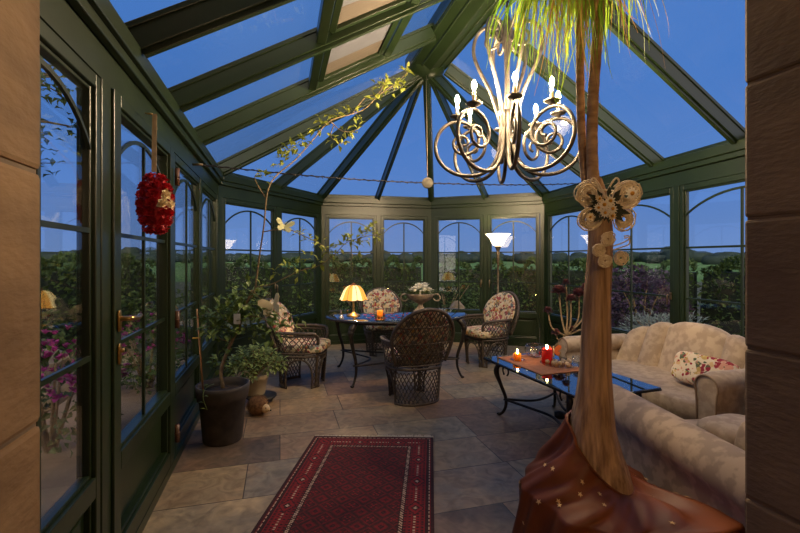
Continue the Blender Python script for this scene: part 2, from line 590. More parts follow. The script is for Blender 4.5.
M['cream'] = mat('cream_petal', rgb(226, 204, 164), rgb(240, 224, 190), rough=.7, scale=16, trans=.1)
M['yellow'] = mat('yellow_centre', rgb(206, 142, 30), rgb(226, 168, 52), rough=.7, scale=40)
M['darkleaf'] = mat('dark_leaf', rgb(34, 42, 30), rgb(54, 60, 44), rough=.5, scale=20)
M['butterfly'] = mat('butterfly_paper', rgb(206, 204, 150), rgb(222, 220, 176), rough=.7, scale=10, trans=.2)
M['butterfly_cream'] = mat('cream_paper', rgb(212, 192, 146), rgb(226, 208, 168), rough=.7, scale=10)
M['ribbon'] = mat('ribbon', rgb(178, 152, 116), rgb(200, 176, 140), rough=.6, scale=20)
M['orange_cloth'] = mat('orange_linen', rgb(206, 126, 74), rgb(222, 146, 92), rough=.85, scale=30)
M['wax_red'] = mat('red_wax', rgb(222, 44, 40), rgb(236, 62, 54), rough=.5, trans=.3)
M['wax_amber'] = mat('amber_glass', rgb(236, 170, 60), rgb(244, 186, 80), rough=.25, trans=.5)
M['wood'] = mat('cane', rgb(170, 118, 72), rgb(190, 140, 92), rough=.6, scale=20, stretch=(1, 1, .1))
M['orange_wood'] = mat('orange_wood', rgb(180, 82, 32), rgb(206, 104, 48), rough=.5, scale=20)
M['bristle'] = mat('brown_bristle', rgb(96, 66, 40), rgb(140, 100, 62), rough=.95, scale=40)
M['blind'] = mat('beige_blind', rgb(84, 75, 66), rgb(92, 83, 73), rough=.9, scale=2, stretch=(1, 30, 1), trans=.1)
M['blind_sheen'] = mat('blind_sky_sheen', rgb(98, 100, 110), rgb(108, 110, 120), rough=.9, scale=2, trans=.3)  # pale grey stands in for sky reflected on the roof panels
M['white_plastic'] = mat('white_plastic', rgb(206, 206, 206), rgb(216, 216, 216), rough=.5)
M['blue_plastic'] = mat('blue_cloth', rgb(70, 84, 130), rgb(86, 100, 150), rough=.8)
M['black_plastic'] = mat('black_plastic', rgb(28, 28, 28), rgb(40, 40, 40), rough=.5)
M['silver'] = mat('silver', rgb(176, 172, 166), rgb(200, 196, 190), rough=.25, metal=1)
M['hinge'] = mat('brown_hinge', rgb(74, 48, 34), rgb(96, 64, 46), rough=.45, scale=20)
M['shell'] = mat('shell', rgb(206, 168, 116), rgb(230, 204, 160), rough=.5, scale=30)
M['fringe'] = mat('rug_fringe', rgb(200, 184, 160), rgb(216, 202, 180), rough=1)
M['urn'] = mat('stone_urn', rgb(120, 104, 90), rgb(160, 142, 122), rough=.8, scale=20, bump=.3)
M['bulb'] = emit_mat('bulb_glow', (1.0, .74, .44, 1), BULB)
M['torch_bulb'] = emit_mat('torch_bulb_glow', (1.0, .72, .42, 1), TORCH * 6)
M['torch_shade'] = emit_mat('torch_shade_glow', (1.0, .80, .52, 1), 7.0)
M['flame'] = emit_mat('candle_flame', (1.0, .60, .20, 1), CANDLE)
M['shade'] = emit_mat('amber_shade_glow', (1.0, .42, .07, 1), 1.5)
M['shade_lit'] = emit_mat('cream_shade_glow', (1.0, .72, .30, 1), 1.9)
M['lamp_bulb'] = emit_mat('lamp_bulb_glow', (1.0, .68, .34, 1), TABLE_LAMP * 10)
M['rib'] = mat('shade_rib', rgb(120, 70, 24), rough=.5)
M['back_fill'] = emit_mat('back_fill_glow', (1.0, .68, .36, 1), BACK_FILL)
# ------------------------------------------------------------------ the plan of the conservatory
AX = R(15.6)
U2, V2 = V((cos(AX), sin(AX))), V((-sin(AX), cos(AX)))          # across and along the room
# inner edge of the eaves gutter, seen from above, from the house round to the house again
SEAM = [V((-0.937, 0.909)), V((-2.134, 5.2)), V((-1.281, 7.2)), V((0.548, 7.6)), V((2.31, 6.995)), V((3.276, 2.086))]
Z_SEAM, Z_EAVE, Z_GLASS = 2.40, 2.49, 2.15


def off_poly(pts, d):
    """the open polyline moved outward by d (outward = left of travel)"""
    segs = []
    for a, b in zip(pts, pts[1:]):
        t = (b - a).normalized()
        n = V((-t.y, t.x))
        segs.append((a + n * d, t))
    out = [segs[0][0]]
    for (p, t), (q, s) in zip(segs, segs[1:]):
        den = t.x * s.y - t.y * s.x
        k = ((q - p).x * s.y - (q - p).y * s.x) / den
        out.append(p + t * k)
    n_last = V((-(segs[-1][1]).y, segs[-1][1].x))
    out.append(pts[-1] + n_last * d)
    return out


W_IN = off_poly(SEAM, 0.06)
W_OUT = off_poly(SEAM, 0.15)
G_OUT = off_poly(SEAM, 0.20)
SIDES = ['left', 'far_left', 'far', 'far_right', 'right']


def v3(p, z):
    return V((p.x, p.y, z))


def s_at_px(a, b, px):
    r = (px - 400) / F_PX
    d = b - a
    return (r * a.y - a.x) / (d.x - r * d.y)


def s_at_Y(a, b, Y):
    return (Y - a.y) / (b.y - a.y)


# where the frames meet along each wall (fractions of its length)
splits = []
for i in range(5):
    a, b = W_IN[i], W_IN[i + 1]
    if i == 0: q = [s_at_Y(a, b, y) for y in (1.85, 3.0, 4.075)]
    elif i == 1: q = [s_at_px(a, b, 278.5)]
    elif i == 2: q = [s_at_px(a, b, 378.5)]
    elif i == 3: q = [s_at_px(a, b, 485.5)]
    else: q = [s_at_px(a, b, 594), s_at_px(a, b, 676), s_at_Y(a, b, 3.12)]
    splits.append([0.0] + q + [1.0])

PLANTS = []
win_n = door_n = trim_n = 0


def PW(i, k):
    return .05 if (i == 0 and k == 1) else .0375


def make_window(root, L, door=False, handle=None, hinge=None, st_w=0.046):
    """local: x along the wall, y towards the room, z up; L is the clear length"""
    zb, zt, st = 0.56, Z_GLASS, st_w
    fr = MB()
    for x0, x1 in ((0, st), (L - st, L)):
        fr.box((x0, -.075, .02), (x1, -.004 if not door else .012, zt + .055))
    y1 = -.004 if not door else .012
    fr.box((st, -.075, zt), (L - st, y1, zt + .055))
    fr.box((st, -.075, zb - .085), (L - st, y1, zb))
    fr.box((st, -.075, .02), (L - st, y1, .15))
    # glazing beads, stepped back from the face
    b = .016
    for z0, z1 in ((zb, zt), (.15, zb - .085)):
        fr.box((st, -.06, z0), (st + b, y1 - .016, z1)); fr.box((L - st - b, -.06, z0), (L - st, y1 - .016, z1))
        fr.box((st + b, -.06, z0), (L - st - b, y1 - .016, z0 + b)); fr.box((st + b, -.06, z1 - b), (L - st - b, y1 - .016, z1))
    fr.build('door_frame' if door else 'window_frame', M['green'], root, bevel=.004)
    pn = MB(); pn.box((st, -.055, .15), (L - st, -.042, zb - .085))
    pn.box((st + .06, -.042, .2), (L - st - .06, -.034, zb - .135))
    pn.build('lower_panel', M['green'], root, bevel=.004)
    gl = MB(); gl.box((st, -.036, zb), (L - st, -.030, zt)); gl.build('glass_pane', M['glass'], root)
    mu = MB()
    x0, x1 = st + b, L - st - b
    hw = (x1 - x0) / 2; xc = (x0 + x1) / 2
    zs, zc = 1.90, 2.085
    rise = zc - zs
    rad = (hw * hw + rise * rise) / (2 * rise)
    th = math.asin(min(1, hw / rad))
    n = 14
    for k in range(n):
        A = [(xc + rad * sin(-th + 2 * th * (k + q) / n), zc - rad + rad * cos(-th + 2 * th * (k + q) / n)) for q in (0, 1)]
        (ax, az), (bx, bz) = A
        vs = [(ax, -.030, az - .010), (ax, -.030, az + .010), (ax, -.016, az + .010), (ax, -.016, az - .010),
              (bx, -.030, bz - .010), (bx, -.030, bz + .010), (bx, -.016, bz + .010), (bx, -.016, bz - .010)]
        mu.add(vs, [(0, 1, 5, 4), (1, 2, 6, 5), (2, 3, 7, 6), (3, 0, 4, 7)], False)
    mu.box((xc - .010, -.030, zb), (xc + .010, -.016, zc))
    for z in (1.565, 1.05):
        mu.box((x0, -.030, z - .010), (xc - .010, -.017, z + .010)); mu.box((xc + .010, -.030, z - .010), (x1, -.017, z + .010))
    mu.build('muntin', M['green'], root)
    if handle is not None:
        x, kind = handle
        if kind == 'lever':
            pl = MB(); pl.pillow((x, .017, 1.17), (.035, .012, .09), .5, 12, 8)
            o = pl.build('door_handle', M['brass'], root)
            o['label'] = 'brass lever handle'
            lv = MB(); lv.tube(smooth_path([(x, .02, 1.18), (x, .062, 1.18), (x + .03, .068, 1.178), (x + .085, .066, 1.172), (x + .14, .06, 1.175)]), [.010] * 6 + [.011] * 7 + [.012] * 6 + [.012] * 6, 8)
            lv.build('lever', M['brass'], o)
            lk = MB(); lk.pillow((x, .017, 1.03), (.03, .014, .1), .6, 12, 8); lk.tube([(x, .02, 1.045), (x, .034, 1.045)], .010, 10)
            lk.build('lock_plate', M['brass'], root)['label'] = 'brass lock plate'
        else:
            y0 = .012 if door else -.004
            pl = MB(); pl.pillow((x, y0 + .005, 1.06), (.026, .012, .08), .4, 10, 8)
            o = pl.build('handle', M['bronze'], root)
            lv = MB(); lv.tube([(x, y0 + .008, 1.075), (x, y0 + .042, 1.075), (x, y0 + .046, 1.06), (x, y0 + .046, .97)], .008, 8)
            lv.build('grip', M['bronze'], o)
    if hinge is not None:
        for z in (.24, 1.03, 2.02):
            h = MB(); h.tube([(hinge, .026, z - .055), (hinge, .026, z + .055)], .014, 10); h.tube([(hinge, .026, z - .004), (hinge, .026, z + .004)], .016, 10)
            h.build('hinge', M['hinge'], root)


for i, side in enumerate(SIDES):
    a, b = W_IN[i], W_IN[i + 1]
    d = b - a
    Ls = d.length
    ang = atan2(d.y, d.x)
    # the room is on the right of travel; flip so local y points into the room
    w = MB()
    w.slab([v3(W_IN[i], Z_GLASS + .057), v3(W_IN[i + 1], Z_GLASS + .057), v3(W_OUT[i + 1], Z_GLASS + .057), v3(W_OUT[i], Z_GLASS + .057)], (0, 0, Z_EAVE - Z_GLASS - .06))
    root = w.build('wall_' + side, M['green'])
    root['kind'] = 'structure'
    root['label'] = 'dark green glazed conservatory wall'
    t2 = d.normalized(); n2 = V((t2.y, -t2.x))          # inward
    fr = splits[i]
    for k, f in enumerate(fr):
        if k in (0, len(fr) - 1): continue
        c = a + d * f
        post_w = .10 if (i == 0 and k == 1) else .075
        pb = MB()
        q = [c - t2 * (post_w / 2), c + t2 * (post_w / 2), c + t2 * (post_w / 2) - n2 * .085, c - t2 * (post_w / 2) - n2 * .085]
        pb.prism([(p.x, p.y) for p in q], 0, Z_GLASS + .06)
        pb.build('post', M['green'], root, bevel=.004)
    # corner posts (one at the start of each wall but the first)
    if i > 0:
        p_in = W_IN[i]
        tp = (W_IN[i] - W_IN[i - 1]).normalized()
        pb = MB()
        q = [p_in - tp * .07, p_in, p_in + t2 * .07, W_OUT[i] + t2 * .10, W_OUT[i], W_OUT[i] - tp * .10]
        pb.prism([(p.x, p.y) for p in q], 0, Z_GLASS + .06)
        pb.build('corner_post', M['green'], root, bevel=.004)
    for k in range(len(fr) - 1):
        lead = .07 if (k == 0 and i > 0) else PW(i, k)
        trail = .07 if (k == len(fr) - 2 and i < 4) else PW(i, k + 1)
        x0, x1 = fr[k] * Ls + lead + .002, fr[k + 1] * Ls - trail - .002
        is_door = (i == 0 and k == 1) or i == 3
        if is_door:
            door_n += 1; nm = 'door_%d' % door_n
        else:
            win_n += 1; nm = 'window_%d' % win_n
        # local frame: origin at the far end so that x runs against travel and y points inward
        o2 = a + t2 * x0
        r = struct(nm, None, (o2.x, o2.y, 0), ang)
        r.scale = (1, -1, 1)      # replaced by a true flip below
        r.scale = (1, 1, 1)
        Lw = x1 - x0
        # in the frame of travel the room lies at -y: turn by pi and start from the other end
        o2 = a + t2 * x1
        r.location = (o2.x, o2.y, 0); r.rotation_euler = (0, 0, ang + pi)
        if i == 0 and k == 1: make_window(r, Lw, True, st_w=.088)
        elif i == 3: make_window(r, Lw, True, (.03, 'pull') if k == 0 else (Lw - .03, 'pull'))
        elif i == 4 and k == 1: make_window(r, Lw, False, (.03, 'pull'))
        elif i == 1: make_window(r, Lw, False, (.03, 'pull') if k == 0 else None)
        else: make_window(r, Lw)
        if i == 0 and k == 1:
            # lever, lock and hinges of the garden door
            x = Lw - .045
            pl = MB(); pl.pillow((x, .018, 1.17), (.035, .012, .1), .5, 12, 8)
            o = pl.build('door_handle', M['brass'], r); o['label'] = 'brass lever handle'
            lv = MB(); lv.tube(smooth_path([(x, .02, 1.18), (x, .06, 1.18), (x - .03, .07, 1.178), (x - .09, .066, 1.170), (x - .15, .06, 1.175)]), .0115, 8)
            lv.build('lever', M['brass'], o)
            lk = MB(); lk.pillow((x, .018, 1.02), (.03, .014, .1), .6, 12, 8); lk.tube([(x, .02, 1.035), (x, .036, 1.035)], .010, 10)
            lk.build('lock_plate', M['brass'], r)['label'] = 'brass lock plate'
            for z in (.24, 1.03, 2.02):
                h = MB(); h.tube([(-.02, .03, z - .06), (-.02, .03, z + .06)], .016, 10); h.tube([(-.02, .03, z - .004), (-.02, .03, z + .004)], .018, 10)
                h.build('hinge', M['hinge'], r)['label'] = 'brown barrel hinge'
    # eaves gutter trim
    trim_n += 1
    g = MB()
    g.slab([v3(SEAM[i], Z_SEAM), v3(SEAM[i + 1], Z_SEAM), v3(G_OUT[i + 1], Z_SEAM), v3(G_OUT[i], Z_SEAM)], (0, 0, Z_EAVE - Z_SEAM))
    IN2 = off_poly(SEAM, .022)
    g.slab([v3(IN2[i], Z_SEAM - .05), v3(IN2[i + 1], Z_SEAM - .05), v3(W_IN[i + 1], Z_SEAM - .05), v3(W_IN[i], Z_SEAM - .05)], (0, 0, .05))
    F1_ = off_poly(SEAM, .14)
    g.slab([v3(F1_[i], Z_EAVE), v3(F1_[i + 1], Z_EAVE), v3(G_OUT[i + 1], Z_EAVE), v3(G_OUT[i], Z_EAVE)], (0, 0, .07))
    g.build('trim_%d' % trim_n, M['green'], bevel=.006)['kind'] = 'structure'
    bb = MB(); bb.slab([v3(off_poly(SEAM, .045)[i], 0), v3(off_poly(SEAM, .045)[i + 1], 0), v3(W_OUT[i + 1], 0), v3(W_OUT[i], 0)], (0, 0, .06))
    o = bb.build('baseboard_' + side, M['green']); o['kind'] = 'structure'

# ------------------------------------------------------------------ floor
fl = MB()
fl.prism([(-3.2, -4.0), (4.6, -4.0), (4.6, 2.0)] + [(p.x, p.y) for p in reversed(W_OUT)] + [(-3.2, .3)], -.06, 0)
floor = fl.build('floor', M['slate'])
floor['kind'] = 'structure'; floor['label'] = 'floor of brown and grey slate slabs'

# ------------------------------------------------------------------ house wall with the wide opening the picture is taken through
HO = V((-0.79, 0.95))


def hp(t, n):
    return HO + U2 * t + V2 * n


def house_block(mb, t0, t1, n0, n1, z0, z1):
    mb.prism([tuple(hp(t0, n0)), tuple(hp(t1, n0)), tuple(hp(t1, n1)), tuple(hp(t0, n1))], z0, z1)


def pillar(name, t0, t1, joints, m, label):
    mb = MB()
    for z0, z1 in zip(joints, joints[1:]):
        house_block(mb, t0, t1, -.45, 0, z0 + .003, z1 - .003)
    mb.build(name, m, bevel=.012)['kind'] = 'structure'
    co = bpy.data.objects[name]; co['label'] = label
    core = MB(); house_block(core, t0 + .008, t1 - .008, -.442, -.008, 0, joints[-1])
    core.build('mortar', M['stone_dark'], co)


pillar('wall_near_left', -2.6, 0, [0, .42, 1.09, 1.64, 2.24, 2.75, 3.3, 4.3], M['stone'], 'tan sandstone jamb of the opening')
pillar('wall_near_right', 2.069, 4.6, [0, .62, 1.14, 1.59, 2.06, 2.75, 3.3, 4.3], M['stone_dark'], 'brown stone slab jamb of the opening')
lt = MB(); house_block(lt, 0, 2.069, -.45, 0, 2.75, 4.3)
lt.build('wall_near', M['stone_dark'], bevel=.01)['kind'] = 'structure'
# the room behind the opening
for nm, t0, t1, n0, n1 in (('wall_back', -2.0, 4.2, -4.2, -4.1), ('wall_back_left', -2.0, -1.9, -4.1, -.46), ('wall_back_right', 4.1, 4.2, -4.1, -.46)):
    w = MB(); house_block(w, t0, t1, n0, n1, 0, 2.75); w.build(nm, M['plaster'])['kind'] = 'structure'
w = MB(); house_block(w, -2.0, 4.2, -4.2, -.46, 2.76, 2.85); w.build('ceiling_back', M['plaster'])['kind'] = 'structure'
lampc = hp(1.0, -2.2)  # unseen lamp, added as front fill in place of the house room's light
t = thing('fill_lamp', 'unseen round pendant lamp added for fill light in the room behind the opening', 'lamp', (lampc.x, lampc.y, 2.1))
c = MB(); c.tube([(0, 0, .1), (0, 0, .66)], .006, 6); c.lathe([(.05, .63), (.05, .66)], 14); c.build('cord', M['black_plastic'], t)
c = MB(); c.ball((0, 0, 0), .09, 14, 10); c.build('globe', M['back_fill'], t)

# ------------------------------------------------------------------ roof
E = V((0.32, 5.27))
Z_RIDGE = 3.72


def ridge_pt(s):
    """a plan point on the ridge axis, s metres from the apex towards the house"""
    return E - V2 * s


roof = struct('ceiling', 'glass roof on dark green rafters meeting at an apex')
# ridge beam: V-bottomed box
s_house = (E - HO).dot(V2)
a0, a1 = ridge_pt(-.12), ridge_pt(s_house)
hw = .235
prof = [(-hw, Z_RIDGE + .06), (0, Z_RIDGE - .02), (hw, Z_RIDGE + .06), (hw, Z_RIDGE + .2), (-hw, Z_RIDGE + .2)]
rb = MB()
vs = [v3(p + U2 * x, z) for p in (a0, a1) for x, z in prof]
rb.add(vs, [(0, 1, 2, 3, 4), (9, 8, 7, 6, 5)] + [(k, (k + 1) % 5, 5 + (k + 1) % 5, 5 + k) for k in range(5)], False)
for x in (-.215, -.11, .11, .215):
    pz = Z_RIDGE - .02 + abs(x) / hw * .08
    rb.beam(v3(a0 + U2 * x, pz - .012), v3(a1 + U2 * x, pz - .012), .02, .02)
rb.build('ridge_beam', M['green'], roof, bevel=.006)

RH = 0.12


def rafter(p_eave, p_top, z_top, w=.066):
    mb = MB()
    a, b = v3(p_eave, Z_EAVE - .01), v3(p_top, z_top)
    d = (b - a)
    a2 = a - d.normalized() * .17
    mb.beam(a2, b, w, RH)
    mb.beam(a, b, w * .55, .03, drop=.028)
    mb.beam(a2 + V((0, 0, RH)), b + V((0, 0, RH)), w * 1.25, .03)
    return mb.build('rafter', M['green'], roof, bevel=.004)


def eave_Y(i, Y):
    a, b = SEAM[i], SEAM[i + 1]
    return a + (b - a) * ((Y - a.y) / (b.y - a.y))


def to_ridge(p):
    """foot of the perpendicular from p onto the ridge axis"""
    return E - V2 * ((E - p).dot(V2))


ZT = Z_RIDGE + .02
left_feet = [eave_Y(0, y) for y in (1.28, 2.14, 2.94, 3.81)]
right_feet = [eave_Y(4, y) for y in (2.75, 3.78, 4.71, 5.77)]
hips = SEAM[1:5]
mids = [(SEAM[k] + SEAM[k + 1]) / 2 for k in (1, 2, 3)]
for p in left_feet: rafter(p, to_ridge(p) - U2 * .2, ZT - .03)
for p in right_feet: rafter(p, to_ridge(p) + U2 * .2, ZT - .03)
for p in hips: rafter(p, E + (p - E).normalized() * .05, ZT - .04, .085)
for p in mids: rafter(p, E + (p - E).normalized() * .12, ZT - .05, .05)
hub = MB(); hub.lathe([(.0, -.05), (.05, -.045), (.22, .02), (.24, .12), (.0, .14)], 12, (E.x, E.y, Z_RIDGE - .01)); hub.build('apex_hub', M['green'], roof)
# purlins and the two roof blinds on the slope over the garden door
GZ = RH + .008


def slope_pt(p, f, dz=0.0):
    q = to_ridge(p) - U2 * .2 if p.x < E.x and p in left_feet else to_ridge(p) + U2 * .2
    return v3(p + (q - p) * f, Z_EAVE - .01 + (ZT - .03 - Z_EAVE + .01) * f + dz)


def between(p, q, k, f, dz=0.0):
    return slope_pt(p, f, dz) * (1 - k) + slope_pt(q, f, dz) * k


for k in range(3):
    p, q = left_feet[k], left_feet[k + 1]
    for f in (.435, .765):
        mb = MB(); mb.beam(between(p, q, 0.03, f, .02), between(p, q, 0.97, f, .02), .07, RH - .02); mb.build('purlin', M['green'], roof, bevel=.004)
    vf = MB()
    fa, fb = .47, .73
    for (k0, f0), (k1, f1) in (((.08, fa), (.92, fa)), ((.08, fb), (.92, fb)), ((.08, fa), (.08, fb)), ((.92, fa), (.92, fb))):
        vf.beam(between(p, q, k0, f0, .05), between(p, q, k1, f1, .05), .05, .05)
    o = vf.build('roof_vent', M['green'], roof, bevel=.004)
    bl = MB(); bl.slab([between(p, q, .1, fa, .082), between(p, q, .62, fa, .082), between(p, q, .62, fb, .082), between(p, q, .1, fb, .082)], (0, 0, .006))  # pale strip: the sky's reflection put into the blind's colour
    bl.build('blind', M['blind_sheen'], o)['label'] = 'sky reflection on the roof blind, coloured in as a pale grey strip'
    bl = MB(); bl.slab([between(p, q, .622, fa, .082), between(p, q, .9, fa, .082), between(p, q, .9, fb, .082), between(p, q, .622, fb, .082)], (0, 0, .006))
    bl.build('blind', M['blind'], o)['label'] = 'beige part of the roof blind'


# roof glazing, one sheet per bay
def sheet(pts):
    mb = MB(); mb.slab([V(p) + V((0, 0, GZ)) for p in pts], (0, 0, .008)); mb.build('roof_pane', M['roofglass'], roof)


EO = off_poly(SEAM, .13)
dz_o = -.13 * (ZT - Z_EAVE) / 2.3


def ev(p, i):
    """a point of the eaves line moved out to the gutter"""
    t = (SEAM[i + 1] - SEAM[i]).normalized()
    return v3(p + V((-t.y, t.x)) * .13, Z_EAVE - .01 + dz_o)


ea = v3(E, ZT - .04)
lf = [SEAM[0]] + left_feet
for p, q in zip(lf, lf[1:]):
    sheet([ev(p, 0), ev(q, 0), v3(to_ridge(q) - U2 * .2, ZT - .03), v3(to_ridge(p) - U2 * .2, ZT - .03)])
sheet([ev(left_feet[-1], 0), v3(EO[1], Z_EAVE + dz_o - .01), ea, v3(to_ridge(left_feet[-1]) - U2 * .2, ZT - .03)])
for k in (1, 2, 3):
    sheet([v3(EO[k], Z_EAVE + dz_o - .01), ev(mids[k - 1], k), ea])
    sheet([ev(mids[k - 1], k), v3(EO[k + 1], Z_EAVE + dz_o - .01), ea])
rf = right_feet
sheet([v3(EO[4], Z_EAVE + dz_o - .01), ev(rf[-1], 4), v3(to_ridge(rf[-1]) + U2 * .2, ZT - .03), ea])
for p, q in zip(rf, rf[1:]):
    sheet([ev(q, 4), ev(p, 4), v3(to_ridge(p) + U2 * .2, ZT - .03), v3(to_ridge(q) + U2 * .2, ZT - .03)])
sheet([ev(rf[0], 4), ev(SEAM[5], 4), v3(to_ridge(SEAM[5]) + U2 * .2, ZT - .03), v3(to_ridge(rf[0]) + U2 * .2, ZT - .03)])

# ------------------------------------------------------------------ the garden outside
gr = MB()
gr.box((-60, -12, -.30), (60, 30, -.14))
gr.build('ground', M['soil'])['kind'] = 'structure'
fd = MB(); fd.box((-700, 30, -.5), (700, 900, -.16)); fd.box((-700, -12, -.5), (-60, 30, -.16)); fd.box((60, -12, -.5), (700, 30, -.16))
o = fd.build('field', M['field']); o['kind'] = 'structure'
pv = MB()
pv.prism([tuple(p) for p in off_poly(SEAM, 1.5)] + [tuple(p) for p in reversed(off_poly(SEAM, .15))], -.16, -.03)
pv.build('terrace', M['paving'])['kind'] = 'structure'

rnd = random.Random(3)
tl = MB()
for band, n in ((260, 120), (170, 46)):
    for k in range(n):
        ang = R(-75 + 150 * (k + rnd.random() * .9) / n)
        D = band * rnd.uniform(.9, 1.15)
        x, y = D * sin(ang), D * cos(ang)
        h = rnd.uniform(4.0, 6.2) * (1.0 if band > 200 else .62)
        if rnd.random() < .12: h *= 1.45
        w_ = rnd.uniform(5, 10) * (band / 220)
        for q in range(3):
            tl.ball((x + rnd.uniform(-1, 1) * w_ * .7, y, h * rnd.uniform(.35, .55) - .2), (w_ * rnd.uniform(.4, .7), w_ * .5, h * rnd.uniform(.45, .55)), 8, 6,
                    lambda d, r_=rnd.random() * 9: 1 + .16 * sin(9 * d.x + r_) * cos(7 * d.z + r_))
o = tl.build('distant_trees', M['tree_far'])
tag(o, 'dark line of woodland along the horizon beyond the meadow', 'trees', kind='stuff')


def leaf_mass(mb, inside, n, L, W, rg, spread=1.0):
    for _ in range(n):
        p, d = inside(rg)
        d = (V(d) + V((rg.uniform(-1, 1), rg.uniform(-1, 1), rg.uniform(-.6, 1))) * spread)
        if d.length < .1: d = V((0, 0, 1))
        k = rg.uniform(.6, 1.3)
        mb.leaf(p, d, (rg.uniform(-1, 1), rg.uniform(-1, 1), .6), L * k, W * k)


def hedge(path, w, z1, n, label, seed, name='hedge'):
    rg = random.Random(seed)
    pts = [V(p) for p in path]
    root = thing(name, label, 'hedge', (0, 0, -.14))
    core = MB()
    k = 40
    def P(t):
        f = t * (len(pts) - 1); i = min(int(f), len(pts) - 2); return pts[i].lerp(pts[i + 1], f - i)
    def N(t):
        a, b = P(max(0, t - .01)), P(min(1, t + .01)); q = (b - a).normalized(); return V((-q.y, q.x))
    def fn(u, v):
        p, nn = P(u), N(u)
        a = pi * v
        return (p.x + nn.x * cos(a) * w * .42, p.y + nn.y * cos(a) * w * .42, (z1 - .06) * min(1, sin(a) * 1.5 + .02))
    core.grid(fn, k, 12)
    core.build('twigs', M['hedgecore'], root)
    lf_ = MB()
    def inside(rg):
        t = rg.random(); p, nn = P(t), N(t)
        a = rg.uniform(0, pi); hgt = z1 * (1 + .10 * sin(t * 37 + seed) + .06 * sin(t * 91))
        rr = .5 * rg.uniform(.9, 1.12)
        return (p.x + nn.x * cos(a) * w * rr, p.y + nn.y * cos(a) * w * rr, hgt * min(1.0, sin(a) * 1.45 * rg.uniform(.93, 1.04) + .01)), (nn.x * cos(a), nn.y * cos(a), sin(a))
    leaf_mass(lf_, inside, n, .11, .07, rg, .9)
    lf_.build('foliage', M['hedgeleaf'], root, recalc=False)
    return root


hedge([(-6.2, 2.0), (-6.6, 6.0), (-6.3, 8.2), (-6.0, 9.8)], 1.3, 1.43, 9000, 'long clipped green hedge outside the left glass wall', 1)
hedge([(-5.4, 11.9), (-2.0, 12.6), (.6, 12.6)], 1.4, 1.41, 8000, 'green hedge standing beyond the glass behind the dining table', 2)
hedge([(.9, 12.5), (4.0, 11.6), (6.6, 9.6)], 1.4, 1.35, 8000, 'green hedge outside behind the floor lamp and double doors', 4)
hedge([(6.9, 9.4), (8.2, 6.4), (8.6, 3.4)], 1.3, 1.37, 8000, 'green hedge outside the windows above the sofa', 5)


def shrub(name, label, loc, size, m, n, seed, L=.07, W=.04, flower=None, nf=0, cat='shrub', group=None):
    rg = random.Random(seed)
    root = thing(name, label, cat, loc, 0, group)
    st_ = MB()
    for k in range(7):
        a = 2 * pi * k / 7
        st_.tube([(0, 0, 0), (cos(a) * size[0] * .3, sin(a) * size[1] * .3, size[2] * .5), (cos(a) * size[0] * .6, sin(a) * size[1] * .6, size[2] * .85)], [.02, .012, .006], 5)
    st_.build('stems', M['stem'], root)
    lf_ = MB()
    def inside(rg):
        d = V((rg.gauss(0, 1), rg.gauss(0, 1), rg.gauss(0, 1))).normalized()
        k = rg.uniform(.55, 1.05) * (1 + .15 * sin(5 * d.x + seed) * sin(6 * d.z))
        return (d.x * size[0] * k, d.y * size[1] * k, max(.01, size[2] * .52 + d.z * size[2] * .5 * k)), d
    leaf_mass(lf_, inside, n, L, W, rg, .7)
    lf_.build('foliage', m, root, recalc=False)
    if flower:
        fl_ = MB()
        for _ in range(nf):
            p, d = inside(rg)
            if p[2] < size[2] * .58: continue
            p = V(p) * 1.04
            for q in range(5):
                dd = V(d) + V((rg.uniform(-1, 1), rg.uniform(-1, 1), rg.uniform(-.5, 1))) * .9
                fl_.leaf(p, dd, (0, 0, 1), .05, .045)
        fl_.build('flowers', flower, root, recalc=False)['kind'] = 'stuff'
    return root


G0 = -.10
shrub('flowering_shrub', 'magenta flowering shrub low outside the fixed pane beside the stone jamb', (-2.68, 3.3, G0), (.46, .36, .92), M['hedgeleaf'], 500, 11, flower=M['magenta'], nf=420, group=None)
shrub('flowering_shrub', 'magenta flowering shrub outside the garden door', (-2.9, 4.95, G0), (.50, .42, .82), M['hedgeleaf'], 600, 12, flower=M['magenta'], nf=300)
shrub('purple_shrub', 'dark purple leaved shrub outside behind the palm trunk', (4.7, 8.35, G0), (.75, .6, 1.35), M['smokebush'], 2200, 13, .085, .06)
shrub('lavender_bush', 'grey blue lavender bush below the purple shrub outside', (4.35, 7.1, G0), (.7, .5, .62), M['lavender'], 2200, 14, .09, .018)
shrub('garden_shrub', 'loose green shrub outside the double doors', (1.1, 10.2, G0), (.9, .6, 1.1), M['hedgeleaf'], 1500, 15)
shrub('garden_shrub', 'green shrub outside the pane behind the white flower urn', (-.9, 10.0, G0), (.9, .6, .95), M['hedgeleaf'], 1400, 16)
shrub('garden_shrub', 'low green shrub outside the corner by the potted plants', (-3.9, 8.0, G0), (.8, .7, .95), M['hedgeleaf'], 1400, 17)
shrub('garden_shrub', 'green shrub outside to the right of the purple shrub', (6.3, 6.6, G0), (.6, .6, 1.0), M['hedgeleaf'], 1400, 18)


def rock(label, loc, size, seed):
    rg = random.Random(seed); a, b, c_ = [rg.uniform(0, 6) for _ in range(3)]
    mb = MB(); mb.ball((0, 0, size[2] * .4), size, 14, 10, lambda d: 1 + .14 * sin(4 * d.x + a) + .12 * sin(5 * d.y + b) + .1 * sin(7 * d.z + c_))
    for f in range(len(mb.s)): mb.s[f] = False
    o = mb.build('garden_rock', M['rock']); o.location = loc
    return tag(o, label, 'rock', 'rockery stones outside')


